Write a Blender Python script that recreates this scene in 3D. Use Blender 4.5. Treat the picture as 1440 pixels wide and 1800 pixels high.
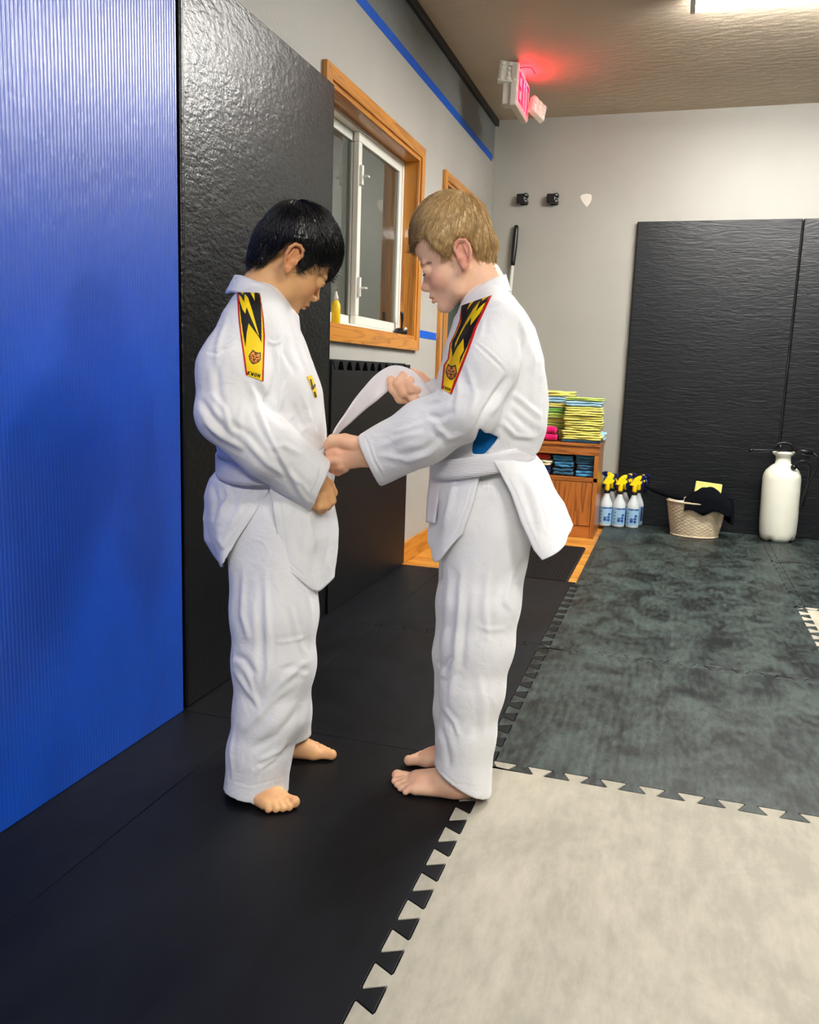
import bpy, bmesh, math, random
import numpy as np
from mathutils import Matrix, Vector, Euler
from mathutils.bvhtree import BVHTree

for _o in list(bpy.data.objects):
    bpy.data.objects.remove(_o)
SC = bpy.context.scene
COL = SC.collection
random.seed(7)
RNG = np.random.default_rng(7)

# ------------------------------------------------------------------ camera
CAM_H = 0.90
F_PX = 1466.82


def _cam_axes(yaw, pit, rol):
    cy, sy, cp, sp = math.cos(yaw), math.sin(yaw), math.cos(pit), math.sin(pit)
    f = np.array([sy * cp, cy * cp, sp])
    r = np.array([cy, -sy, 0.0])
    u = np.cross(r, f)
    cr, sr = math.cos(rol), math.sin(rol)
    return np.array([r * cr + u * sr, -r * sr + u * cr, f])


CAM_R = _cam_axes(-0.300770519, -0.166924577, 0.0346549992)
CAM_C = np.array([0.0, 0.0, CAM_H])
cd = bpy.data.cameras.new('camera')
cd.sensor_fit = 'HORIZONTAL'
cd.sensor_width = 36.0
cd.lens = 36.0 * F_PX / 1440.0
cd.clip_start = 0.02
cam = bpy.data.objects.new('camera', cd)
COL.objects.link(cam)
cam.matrix_world = Matrix(((CAM_R[0][0], CAM_R[1][0], -CAM_R[2][0], CAM_C[0]),
                           (CAM_R[0][1], CAM_R[1][1], -CAM_R[2][1], CAM_C[1]),
                           (CAM_R[0][2], CAM_R[1][2], -CAM_R[2][2], CAM_C[2]),
                           (0, 0, 0, 1)))
SC.camera = cam

# ------------------------------------------------------------------ world, exposure
wd = bpy.data.worlds.new('night')
SC.world = wd
wd.use_nodes = True
wd.node_tree.nodes['Background'].inputs[0].default_value = (0.02, 0.022, 0.03, 1)
wd.node_tree.nodes['Background'].inputs[1].default_value = 1.0
SC.view_settings.view_transform = 'Standard'
SC.view_settings.look = 'None'
SC.view_settings.gamma = 1.0
SC.view_settings.use_curve_mapping = False
SC.view_settings.exposure = 1.45
LAMP_W = 15.0          # strength of the fluorescent lenses


# ------------------------------------------------------------------ photo rays (places things at their measured spot)
def ray(px, py):
    d = np.array([(px - 720) / F_PX, -(py - 900) / F_PX, 1.0])
    d = CAM_R.T @ d
    return d / np.linalg.norm(d)


def onz(px, py, z=0.0):
    d = ray(px, py)
    return CAM_C + d * (z - CAM_H) / d[2]


def onx(px, py, X):
    d = ray(px, py)
    return CAM_C + d * X / d[0]


def ony(px, py, Y):
    d = ray(px, py)
    return CAM_C + d * Y / d[1]


# ------------------------------------------------------------------ materials
MATS = {}


def srgb(r, g, b):
    def f(c):
        c = c / 255.0
        return c / 12.92 if c <= 0.04045 else ((c + 0.055) / 1.055) ** 2.4
    return (f(r), f(g), f(b), 1.0)


def _n(nt, t, **kw):
    n = nt.nodes.new(t)
    for k, v in kw.items():
        setattr(n, k, v)
    return n


def mat(name, col, rough=0.5, spec=0.5, metal=0.0, noise=None, bump=None, coat=0.0, sub=0.0, trans=0.0,
        emit=None, attr=None, sheen=0.0, rnoise=None, alpha=None, ior=None):
    """noise=(scale, amount, detail[,stretch xyz]) colour variation; bump=list of (kind, scale, strength, dist, stretch)."""
    m = bpy.data.materials.new(name)
    m.use_nodes = True
    nt = m.node_tree
    b = nt.nodes['Principled BSDF']
    b.inputs['Base Color'].default_value = col
    b.inputs['Roughness'].default_value = rough
    b.inputs['Specular IOR Level'].default_value = spec
    b.inputs['Metallic'].default_value = metal
    b.inputs['Coat Weight'].default_value = coat
    b.inputs['Transmission Weight'].default_value = trans
    if ior:
        b.inputs['IOR'].default_value = ior
    if sheen:
        b.inputs['Sheen Weight'].default_value = sheen
    if sub:
        b.inputs['Subsurface Weight'].default_value = sub
        b.inputs['Subsurface Radius'].default_value = (0.012, 0.005, 0.003)
        b.inputs['Subsurface Scale'].default_value = 1.0
    if alpha is not None:
        b.inputs['Alpha'].default_value = alpha
    if emit:
        b.inputs['Emission Color'].default_value = emit[0]
        b.inputs['Emission Strength'].default_value = emit[1]
    tc = _n(nt, 'ShaderNodeTexCoord')
    colsock = None
    if attr:
        a = _n(nt, 'ShaderNodeAttribute', attribute_name=attr)
        colsock = a.outputs['Color']
    if noise:
        mp = _n(nt, 'ShaderNodeMapping')
        if len(noise) > 3:
            mp.inputs['Scale'].default_value = noise[3]
        nt.links.new(tc.outputs['Object'], mp.inputs[0])
        nz = _n(nt, 'ShaderNodeTexNoise')
        nz.inputs['Scale'].default_value = noise[0]
        nz.inputs['Detail'].default_value = noise[2]
        nt.links.new(mp.outputs[0], nz.inputs[0])
        mr = _n(nt, 'ShaderNodeMapRange')
        mr.inputs[1].default_value = 0.3
        mr.inputs[2].default_value = 0.7
        mr.inputs[3].default_value = 1.0 - noise[1]
        mr.inputs[4].default_value = 1.0 + noise[1]
        nt.links.new(nz.outputs[0], mr.inputs[0])
        mx = _n(nt, 'ShaderNodeMix', data_type='RGBA', blend_type='MULTIPLY')
        mx.inputs[0].default_value = 1.0
        if colsock:
            nt.links.new(colsock, mx.inputs[6])
        else:
            mx.inputs[6].default_value = col
        nt.links.new(mr.outputs[0], mx.inputs[7])
        colsock = mx.outputs[2]
    if colsock:
        nt.links.new(colsock, b.inputs['Base Color'])
    if rnoise:
        nz = _n(nt, 'ShaderNodeTexNoise')
        nz.inputs['Scale'].default_value = rnoise[0]
        nz.inputs['Detail'].default_value = 5
        nt.links.new(tc.outputs['Object'], nz.inputs[0])
        mr = _n(nt, 'ShaderNodeMapRange')
        mr.inputs[1].default_value = 0.3
        mr.inputs[2].default_value = 0.7
        mr.inputs[3].default_value = rough - rnoise[1]
        mr.inputs[4].default_value = rough + rnoise[1]
        nt.links.new(nz.outputs[0], mr.inputs[0])
        nt.links.new(mr.outputs[0], b.inputs['Roughness'])
    prev = None
    for bp in (bump or []):
        kind, scale, strength, dist = bp[:4]
        mp = _n(nt, 'ShaderNodeMapping')
        if len(bp) > 4:
            mp.inputs['Scale'].default_value = bp[4]
        nt.links.new(tc.outputs['Object'], mp.inputs[0])
        if kind == 'noise':
            t = _n(nt, 'ShaderNodeTexNoise')
            t.inputs['Scale'].default_value = scale
            t.inputs['Detail'].default_value = 4
            out = t.outputs[0]
        elif kind == 'voro':
            t = _n(nt, 'ShaderNodeTexVoronoi')
            t.inputs['Scale'].default_value = scale
            out = t.outputs[0]
        elif kind == 'dist':
            t = _n(nt, 'ShaderNodeTexNoise')
            t.inputs['Scale'].default_value = scale
            t.inputs['Detail'].default_value = 3
            t.inputs['Distortion'].default_value = 1.4
            out = t.outputs[0]
        else:
            t = _n(nt, 'ShaderNodeTexWave', bands_direction=kind)
            t.inputs['Scale'].default_value = scale
            t.inputs['Distortion'].default_value = 0.4
            out = t.outputs[1]
        nt.links.new(mp.outputs[0], t.inputs[0])
        bn = _n(nt, 'ShaderNodeBump')
        bn.inputs['Strength'].default_value = strength
        bn.inputs['Distance'].default_value = dist
        nt.links.new(out, bn.inputs['Height'])
        if prev:
            nt.links.new(prev, bn.inputs['Normal'])
        prev = bn.outputs[0]
    if prev:
        nt.links.new(prev, b.inputs['Normal'])
    MATS[name] = m
    return m


def wood(name, c1, c2, axis, scale=9.0, rough=0.35, coat=0.2):
    m = bpy.data.materials.new(name)
    m.use_nodes = True
    nt = m.node_tree
    b = nt.nodes['Principled BSDF']
    b.inputs['Roughness'].default_value = rough
    b.inputs['Coat Weight'].default_value = coat
    tc = _n(nt, 'ShaderNodeTexCoord')
    mp = _n(nt, 'ShaderNodeMapping')
    s = [scale, scale, scale]
    s['xyz'.index(axis)] = scale * 0.07
    mp.inputs['Scale'].default_value = s
    nt.links.new(tc.outputs['Object'], mp.inputs[0])
    n1 = _n(nt, 'ShaderNodeTexNoise')
    n1.inputs['Scale'].default_value = 1.2
    n1.inputs['Detail'].default_value = 3
    n1.inputs['Distortion'].default_value = 0.8
    nt.links.new(mp.outputs[0], n1.inputs[0])
    mm = _n(nt, 'ShaderNodeMath', operation='MULTIPLY')
    mm.inputs[1].default_value = 9.0
    nt.links.new(n1.outputs[0], mm.inputs[0])
    fr = _n(nt, 'ShaderNodeMath', operation='FRACT')
    nt.links.new(mm.outputs[0], fr.inputs[0])
    n2 = _n(nt, 'ShaderNodeTexNoise')
    n2.inputs['Scale'].default_value = 14
    n2.inputs['Detail'].default_value = 3
    nt.links.new(mp.outputs[0], n2.inputs[0])
    ad = _n(nt, 'ShaderNodeMath', operation='ADD')
    nt.links.new(fr.outputs[0], ad.inputs[0])
    nt.links.new(n2.outputs[0], ad.inputs[1])
    r = _n(nt, 'ShaderNodeValToRGB')
    r.color_ramp.elements[0].position = 0.35
    r.color_ramp.elements[0].color = c1
    r.color_ramp.elements[1].position = 1.15 if False else 1.0
    r.color_ramp.elements[1].color = c2
    nt.links.new(ad.outputs[0], r.inputs[0])
    nt.links.new(r.outputs[0], b.inputs['Base Color'])
    MATS[name] = m
    return m


# ------------------------------------------------------------------ mesh builder
class MB:
    def __init__(s):
        s.v, s.f, s.m, s.sm = [], [], [], []

    def add(s, vs, fs, mi=0, smooth=False):
        o = len(s.v)
        s.v += [tuple(map(float, p)) for p in vs]
        for f in fs:
            s.f.append([i + o for i in f])
            s.m.append(mi)
            s.sm.append(smooth)
        return s

    def box(s, lo, hi, mi=0, M=None):
        x0, y0, z0 = lo
        x1, y1, z1 = hi
        vs = [(x0, y0, z0), (x1, y0, z0), (x1, y1, z0), (x0, y1, z0), (x0, y0, z1), (x1, y0, z1), (x1, y1, z1), (x0, y1, z1)]
        if M is not None:
            vs = [M @ Vector(p) for p in vs]
        return s.add(vs, [(0, 3, 2, 1), (4, 5, 6, 7), (0, 1, 5, 4), (1, 2, 6, 5), (2, 3, 7, 6), (3, 0, 4, 7)], mi)

    def prism(s, poly, lo, hi, axis='z', mi=0):
        n = len(poly)

        def P(a, b, c):
            return {'z': (a, b, c), 'x': (c, a, b), 'y': (a, c, b)}[axis]
        vs = [P(a, b, lo) for a, b in poly] + [P(a, b, hi) for a, b in poly]
        fs = [tuple(range(n))[::-1], tuple(range(n, 2 * n))] + [(i, (i + 1) % n, n + (i + 1) % n, n + i) for i in range(n)]
        return s.add(vs, fs, mi)

    def lathe(s, prof, n=24, c=(0, 0, 0), mi=0, smooth=True, sx=1.0, sy=1.0, M=None, cap=True):
        vs, fs = [], []
        for r, z in prof:
            for k in range(n):
                a = 2 * math.pi * k / n
                p = Vector((c[0] + r * math.cos(a) * sx, c[1] + r * math.sin(a) * sy, c[2] + z))
                vs.append(M @ p if M is not None else p)
        for i in range(len(prof) - 1):
            for k in range(n):
                fs.append((i * n + k, i * n + (k + 1) % n, (i + 1) * n + (k + 1) % n, (i + 1) * n + k))
        if cap:
            fs.append(tuple(range(n))[::-1])
            fs.append(tuple(range((len(prof) - 1) * n, len(prof) * n)))
        return s.add(vs, fs, mi, smooth)

    def tube(s, pts, rad, n=10, mi=0, smooth=True, flat=1.0, cap=True):
        pts = [Vector(p) for p in pts]
        if not hasattr(rad, '__len__'):
            rad = [rad] * len(pts)
        vs, fs = [], []
        up = None
        for i, p in enumerate(pts):
            t = (pts[min(i + 1, len(pts) - 1)] - pts[max(i - 1, 0)]).normalized()
            if up is None:
                up = Vector((0, 0, 1)) if abs(t.z) < 0.9 else Vector((1, 0, 0))
            a = t.cross(up).normalized()
            up = a.cross(t).normalized()
            for k in range(n):
                th = 2 * math.pi * k / n
                vs.append(p + (a * math.cos(th) + up * math.sin(th) * flat) * rad[i])
        for i in range(len(pts) - 1):
            for k in range(n):
                fs.append((i * n + k, i * n + (k + 1) % n, (i + 1) * n + (k + 1) % n, (i + 1) * n + k))
        if cap:
            fs.append(tuple(range(n))[::-1])
            fs.append(tuple(range((len(pts) - 1) * n, len(pts) * n)))
        return s.add(vs, fs, mi, smooth)

    def sphere(s, c, r, n=14, mi=0, sc=(1, 1, 1), M=None):
        prof = [(max(1e-4, r * math.sin(math.pi * i / n)), -r * math.cos(math.pi * i / n)) for i in range(n + 1)]
        vs, fs = [], []
        k2 = 2 * n
        for rr, z in prof:
            for k in range(k2):
                a = 2 * math.pi * k / k2
                p = Vector((rr * math.cos(a) * sc[0], rr * math.sin(a) * sc[1], z * sc[2]))
                if M is not None:
                    p = M @ p
                vs.append((c[0] + p.x, c[1] + p.y, c[2] + p.z))
        for i in range(n):
            for k in range(k2):
                fs.append((i * k2 + k, i * k2 + (k + 1) % k2, (i + 1) * k2 + (k + 1) % k2, (i + 1) * k2 + k))
        return s.add(vs, fs, mi, True)

    def grid(s, P, nu, nv, mi=0, smooth=True, closed_u=False):
        vs = [P(i / nu, j / nv) for j in range(nv + 1) for i in range(nu + 1)]
        w = nu + 1
        fs = [(j * w + i, j * w + i + 1, (j + 1) * w + i + 1, (j + 1) * w + i) for j in range(nv) for i in range(nu)]
        return s.add(vs, fs, mi, smooth)

    def build(s, name, mats, parent=None, bevel=0, seg=2, loc=None, solid=0, origin=None):
        me = bpy.data.meshes.new(name)
        vs = s.v
        if origin is not None:
            vs = [(p[0] - origin[0], p[1] - origin[1], p[2] - origin[2]) for p in vs]
        me.from_pydata(vs, [], s.f)
        if not isinstance(mats, (list, tuple)):
            mats = [mats]
        for m in mats:
            me.materials.append(MATS[m] if isinstance(m, str) else m)
        me.polygons.foreach_set('material_index', s.m)
        me.polygons.foreach_set('use_smooth', s.sm)
        me.update()
        o = bpy.data.objects.new(name, me)
        COL.objects.link(o)
        if origin is not None:
            o.location = origin
        if parent:
            o.parent = parent
        if loc:
            o.location = loc
        if solid:
            md = o.modifiers.new('thick', 'SOLIDIFY')
            md.thickness = solid
            md.offset = 0
        if bevel:
            md = o.modifiers.new('bev', 'BEVEL')
            md.width = bevel
            md.segments = seg
            md.limit_method = 'ANGLE'
            md.angle_limit = math.radians(40)
        return o


def thing(name, label, cat, loc=(0, 0, 0), rz=0.0, group=None):
    o = bpy.data.objects.new(name, None)
    COL.objects.link(o)
    o.empty_display_size = 0.05
    o.location = loc
    o.rotation_euler = (0, 0, rz)
    return tag(o, label, cat, group)


def tag(o, label, cat, group=None, kind=None):
    o['label'] = label
    o['category'] = cat
    if group:
        o['group'] = group
    if kind:
        o['kind'] = kind
    return o


def struct(o, label=None, cat=None):
    o['kind'] = 'structure'
    if label:
        o['label'] = label
        o['category'] = cat
    return o


def copy_tree(o, parent=None):
    c = o.copy()
    COL.objects.link(c)
    c.parent = parent
    for ch in list(o.children):
        copy_tree(ch, c)
    return c


def recalc(o):
    bm = bmesh.new()
    bm.from_mesh(o.data)
    bmesh.ops.recalc_face_normals(bm, faces=bm.faces)
    bm.to_mesh(o.data)
    bm.free()
    return o

# ================================================================== materials of the room
mat('wall_paint', srgb(176, 174, 167), 0.6, 0.35, noise=(3.0, 0.04, 3), bump=[('noise', 160, 0.25, 0.002), ('noise', 45, 0.2, 0.003)])
mat('wall_band', srgb(122, 126, 124), 0.55, 0.35, noise=(3.0, 0.06, 3), bump=[('noise', 160, 0.25, 0.002)])
mat('back_paint', srgb(166, 165, 156), 0.42, 0.5, noise=(2.0, 0.04, 3), bump=[('noise', 120, 0.15, 0.002), ('noise', 6, 0.08, 0.02)])
mat('ceiling_paint', srgb(214, 198, 176), 0.6, 0.3, noise=(2.0, 0.04, 3), bump=[('noise', 14, 0.35, 0.01, (1, 2.5, 1)), ('noise', 90, 0.2, 0.002)])
mat('black_trim', srgb(26, 25, 26), 0.5)
mat('blue_tape', srgb(10, 92, 205), 0.55, 0.3, noise=(20, 0.06, 2))
wood('oak_x', srgb(150, 84, 22), srgb(206, 136, 52), 'x')
wood('oak_y', srgb(158, 92, 24), srgb(206, 138, 52), 'y')
wood('oak_z', srgb(158, 92, 24), srgb(206, 138, 52), 'z')
wood('cab_x', srgb(112, 58, 18), srgb(176, 106, 44), 'x', 7)
wood('cab_z', srgb(112, 58, 18), srgb(176, 106, 44), 'z', 7)
wood('plank', srgb(176, 106, 30), srgb(224, 160, 70), 'x', 8)
wood('plank_b', srgb(160, 92, 24), srgb(210, 142, 56), 'x', 8)
mat('vinyl', srgb(232, 232, 222), 0.35)
mat('black_plastic', srgb(18, 18, 20), 0.35)
mat('white_plastic', srgb(225, 224, 214), 0.4)
mat('dark_gap', srgb(12, 12, 14), 0.8)
mat('blue_vinyl', srgb(4, 78, 196), 0.36, 1.0, noise=(5, 0.05, 3),
    bump=[('noise', 70, 0.28, 0.004, (1, 1, 0.5)), ('noise', 9, 0.10, 0.02, (1, 1, 0.4))])
mat('black_vinyl', srgb(8, 10, 13), 0.30, 0.6,
    bump=[('noise', 60, 0.4, 0.004, (1, 0.8, 1.5)), ('noise', 16, 0.25, 0.008, (1, 0.7, 1.6)), ('noise', 170, 0.35, 0.0015)])
mat('black_vinyl_b', srgb(10, 13, 18), 0.38, 0.4, rnoise=(4, 0.05),
    bump=[('dist', 16, 0.32, 0.006, (0.5, 1, 2.6)), ('noise', 60, 0.3, 0.003, (0.6, 1, 2))])
mat('tatami_black', srgb(15, 17, 21), 0.5, 0.4, bump=[('noise', 120, 0.3, 0.001)])
mat('foam_black', srgb(19, 21, 26), 0.55, 0.4, noise=(3, 0.25, 6), rnoise=(3, 0.08), bump=[('noise', 220, 0.3, 0.0008)])
mat('rubber_ribbed', srgb(15, 16, 18), 0.6)
mat('pool_blue', srgb(4, 50, 130), 0.6)


def scuffed(name, c1, c2, sc, rough, spec, lines):
    """floor foam: two dirt tones mixed by noise, with fine grooves along y."""
    m = bpy.data.materials.new(name)
    m.use_nodes = True
    nt = m.node_tree
    b = nt.nodes['Principled BSDF']
    b.inputs['Specular IOR Level'].default_value = spec
    geo = _n(nt, 'ShaderNodeNewGeometry')
    n1 = _n(nt, 'ShaderNodeTexNoise')
    n1.inputs['Scale'].default_value = sc
    n1.inputs['Detail'].default_value = 9
    n1.inputs['Roughness'].default_value = 0.68
    n1.inputs['Distortion'].default_value = 0.6
    mp = _n(nt, 'ShaderNodeMapping')
    mp.inputs['Scale'].default_value = (1.3, 0.9, 1)
    nt.links.new(geo.outputs['Position'], mp.inputs[0])
    nt.links.new(mp.outputs[0], n1.inputs[0])
    r = _n(nt, 'ShaderNodeValToRGB')
    r.color_ramp.elements[0].position = 0.43
    r.color_ramp.elements[0].color = c1
    r.color_ramp.elements[1].position = 0.60
    r.color_ramp.elements[1].color = c2
    mp2 = _n(nt, 'ShaderNodeMapping')
    mp2.inputs['Scale'].default_value = (1.6, 0.5, 1)
    nt.links.new(geo.outputs['Position'], mp2.inputs[0])
    n3 = _n(nt, 'ShaderNodeTexNoise')
    n3.inputs['Scale'].default_value = sc * 7
    n3.inputs['Detail'].default_value = 6
    n3.inputs['Roughness'].default_value = 0.7
    nt.links.new(mp2.outputs[0], n3.inputs[0])
    mixv = _n(nt, 'ShaderNodeMix', data_type='FLOAT')
    mixv.inputs[0].default_value = 0.42
    nt.links.new(n1.outputs[0], mixv.inputs[2])
    nt.links.new(n3.outputs[0], mixv.inputs[3])
    nt.links.new(mixv.outputs[0], r.inputs[0])
    nt.links.new(r.outputs[0], b.inputs['Base Color'])
    mr = _n(nt, 'ShaderNodeMapRange')
    mr.inputs[1].default_value = 0.35
    mr.inputs[2].default_value = 0.7
    mr.inputs[3].default_value = rough - 0.08
    mr.inputs[4].default_value = rough + 0.12
    nt.links.new(n1.outputs[0], mr.inputs[0])
    nt.links.new(mr.outputs[0], b.inputs['Roughness'])
    bn = _n(nt, 'ShaderNodeBump')
    bn.inputs['Strength'].default_value = 0.35
    bn.inputs['Distance'].default_value = 0.004
    nt.links.new(n1.outputs[0], bn.inputs['Height'])
    if lines:
        wv = _n(nt, 'ShaderNodeTexWave', bands_direction='X')
        wv.inputs['Scale'].default_value = lines
        wv.inputs['Distortion'].default_value = 0.5
        wv.inputs['Detail Scale'].default_value = 2
        nt.links.new(geo.outputs['Position'], wv.inputs[0])
        b2 = _n(nt, 'ShaderNodeBump')
        b2.inputs['Strength'].default_value = 0.12
        b2.inputs['Distance'].default_value = 0.003
        nt.links.new(wv.outputs[1], b2.inputs['Height'])
        nt.links.new(bn.outputs[0], b2.inputs['Normal'])
        nt.links.new(b2.outputs[0], b.inputs['Normal'])
    else:
        nt.links.new(bn.outputs[0], b.inputs['Normal'])
    MATS[name] = m


scuffed('mat_scuffed', srgb(8, 13, 15), srgb(66, 79, 75), 5.5, 0.48, 0.45, 14.0)
scuffed('mat_black', srgb(6, 8, 12), srgb(17, 20, 26), 1.3, 0.5, 0.28, 0)
scuffed('mat_grey', srgb(158, 153, 138), srgb(182, 176, 160), 2.6, 0.6, 0.25, 0)

# ================================================================== room shell
WX, BY, CZ = -1.20, 5.395, 2.45       # left wall, back wall, ceiling
RX, RY = 4.2, -3.4                     # right wall and wall behind the camera
FZ = -0.02                             # timber floor level; foam tiles lie on it up to z = 0
fl = MB().box((WX, RY, FZ - 0.12), (RX, BY, FZ - 0.006)).build('floor', 'plank_b')
struct(fl, 'floor of orange timber boards under black and grey foam tiles', 'floor')
ce = MB().box((WX - 0.12, RY, CZ), (RX, BY + 0.1, CZ + 0.1)).build('ceiling', 'ceiling_paint')
struct(ce, 'beige textured ceiling with a fluorescent lamp', 'ceiling')
wb = MB().box((WX - 0.12, BY, FZ - 0.1), (RX, BY + 0.12, CZ)).build('wall_back', 'back_paint')
struct(wb, 'grey painted end wall with black mats leaning on it', 'wall')
mat('added_dark_band', srgb(26, 29, 36), 0.5)  # dark lower band added on unseen walls to deepen the mats' reflections
wr = MB().box((RX, RY, FZ - 0.1), (RX + 0.1, BY + 0.1, 1.83), 1).box((RX, RY, 1.83), (RX + 0.1, BY + 0.1, CZ), 0).build('wall_right', ['wall_paint', 'added_dark_band'])
struct(wr, 'grey painted wall on the far side of the hall', 'wall')
wf = MB().box((WX - 0.12, RY - 0.1, FZ - 0.1), (RX, RY, 1.83), 1).box((WX - 0.12, RY - 0.1, 1.83), (RX, RY, CZ), 0).build('wall_front', ['wall_paint', 'added_dark_band'])
struct(wf, 'grey painted wall opposite the end wall', 'wall')
# left wall with a window opening and a door opening
WY0, WY1, WZ0, WZ1 = 2.79, 3.805, 1.063, 1.838
DY0, DY1, DZ1 = 4.29, 5.10, 1.84
TZ = 2.215                             # paint line hidden by the blue tape
w = MB()


def wseg(y0, y1, z0, z1):
    for a, b, mi in ((z0, min(z1, TZ), 0), (max(z0, TZ), z1, 1)):
        if b > a:
            w.box((WX - 0.12, y0, a), (WX, y1, b), mi)


wseg(RY, WY0, FZ - 0.1, CZ)
wseg(WY0, WY1, FZ - 0.1, WZ0)
wseg(WY0, WY1, WZ1, CZ)
wseg(WY1, DY0, FZ - 0.1, CZ)
wseg(DY0, DY1, DZ1, CZ)
wseg(DY1, BY, FZ - 0.1, CZ)
wl = w.build('wall_left', ['wall_paint', 'wall_band'])
struct(wl, 'grey side wall with an oak framed window and a blue tape line', 'wall')
# room behind the window and the door
bk = MB()
bk.box((-3.0, 2.0, FZ - 0.1), (-2.9, BY, CZ))
bk.box((-3.0, 1.9, FZ - 0.1), (WX - 0.12, 2.0, CZ))
bk.box((-3.0, BY, FZ - 0.1), (WX - 0.12, BY + 0.1, CZ))
bk.box((-3.0, 2.0, CZ), (WX - 0.12, BY, CZ + 0.1))
bk.box((-3.0, 2.0, FZ - 0.1), (WX - 0.12, BY, FZ))
struct(bk.build('wall_beyond', 'wall_paint'), 'dim grey room seen through the window glass', 'wall')
cr = MB().box((-2.9, 2.0, 1.42), (-2.875, BY, 1.47)).box((-2.9, 2.0, 1.52), (-2.88, BY, 1.535), 1).build('reflection_strips', ['oak_y', 'vinyl'])  # coloured strips standing in for frame reflections in the panes
struct(cr, 'oak and white strips imitating reflections in the window glass', 'trim')
# dark ceiling trim, white corner bead, baseboards
struct(MB().box((WX, RY, CZ - 0.036), (WX + 0.022, BY, CZ)).build('trim_1', 'black_trim', bevel=0.002), 'thin black trim strip where side wall meets ceiling', 'trim')
struct(MB().box((WX, BY - 0.012, 0), (WX + 0.012, BY, CZ - 0.036)).build('trim_2', 'back_paint'), 'narrow corner bead between the grey walls', 'trim')
struct(MB().box((WX, 3.70, FZ), (WX + 0.016, DY0 - 0.07, 0.085)).build('baseboard_left', 'oak_y', bevel=0.003), 'oak baseboard between black mat and door frame', 'baseboard')
struct(MB().box((WX, DY1 + 0.07, FZ), (WX + 0.016, BY, 0.085)).build('baseboard_corner', 'oak_y', bevel=0.003), 'short oak baseboard at the room corner', 'baseboard')
# blue painter's tape
tag(MB().box((WX, 0.8, TZ - 0.021), (WX + 0.0012, 5.33, TZ + 0.021)).build('painters_tape', 'blue_tape'),
    'long blue painters tape strip high on the side wall', 'tape')
tag(MB().box((WX, 3.874, 1.062), (WX + 0.0012, 4.222, 1.098)).build('painters_tape', 'blue_tape'),
    'short blue painters tape piece between window and door frames', 'tape')


# ------------------------------------------------------------------ window
def casing(mb, y0, y1, z0, z1, wd, t, x, bottom=True):
    """mitred wooden casing around an opening, with a stepped inner edge."""
    segs = [((y0, z1), (y1, z1), (0, 1)), ((y1, z1), (y1, z0), (1, 0)), ((y0, z0), (y0, z1), (-1, 0))]
    if bottom:
        segs.append(((y1, z0), (y0, z0), (0, -1)))
    for a, b, nrm in segs:
        for (w0, w1, tt) in ((0.0, wd * 0.28, t * 0.62), (wd * 0.28, wd, t)):
            def cor(p, ww):
                oy = ww * (1 if p[0] == y1 else -1)
                oz = ww * (1 if p[1] == z1 else -1)
                if not bottom and p[1] == z0:
                    oz = 0
                return (p[0] + oy, p[1] + oz)
            q = [cor(a, w0), cor(b, w0), cor(b, w1), cor(a, w1)]
            vs = [(x, *p) for p in q] + [(x + tt, *p) for p in q]
            mb.add(vs, [(0, 1, 2, 3), (4, 7, 6, 5), (0, 4, 5, 1), (1, 5, 6, 2), (2, 6, 7, 3), (3, 7, 4, 0)], 0 if nrm[0] == 0 else 1)
    return mb


win = struct(bpy.data.objects.new('window_1', None), 'white sliding window in a deep oak frame', 'window')
COL.objects.link(win)
win.location = (WX, WY0, WZ0)


def wpart(mb, name, m, parent=win, bevel=0.0, **k):
    return mb.build(name, m, None, bevel=bevel, **k)


def child(o, p):
    """parent keeping the world placement (p must be an unrotated, unscaled object)."""
    loc = Vector((0, 0, 0))
    q = p
    while q:
        loc += Vector(q.location)
        q = q.parent
    o.parent = p
    o.location = Vector(o.location) - loc
    return o


child(recalc(casing(MB(), WY0, WY1, WZ0, WZ1, 0.066, 0.02, WX).build('casing', ['oak_y', 'oak_z'], bevel=0.002)), win)
jb = MB()
jb.box((WX - 0.12, WY0 - 0.01, WZ1 - 0.001), (WX + 0.006, WY1 + 0.01, WZ1 + 0.012))
jb.box((WX - 0.12, WY0 - 0.01, WZ0 - 0.012), (WX + 0.006, WY1 + 0.01, WZ0 + 0.001))
jb.box((WX - 0.12, WY1 - 0.001, WZ0), (WX + 0.006, WY1 + 0.012, WZ1), 1)
jb.box((WX - 0.12, WY0 - 0.012, WZ0), (WX + 0.006, WY0 + 0.001, WZ1), 1)
child(jb.build('jamb_lining', ['oak_y', 'oak_z'], bevel=0.001), win)


def frame_rect(mb, x0, x1, y0, y1, z0, z1, wd):
    mb.box((x0, y0, z0), (x1, y1, z0 + wd))
    mb.box((x0, y0, z1 - wd), (x1, y1, z1))
    mb.box((x0, y0, z0 + wd), (x1, y0 + wd, z1 - wd))
    mb.box((x0, y1 - wd, z0 + wd), (x1, y1, z1 - wd))
    return mb


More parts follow.
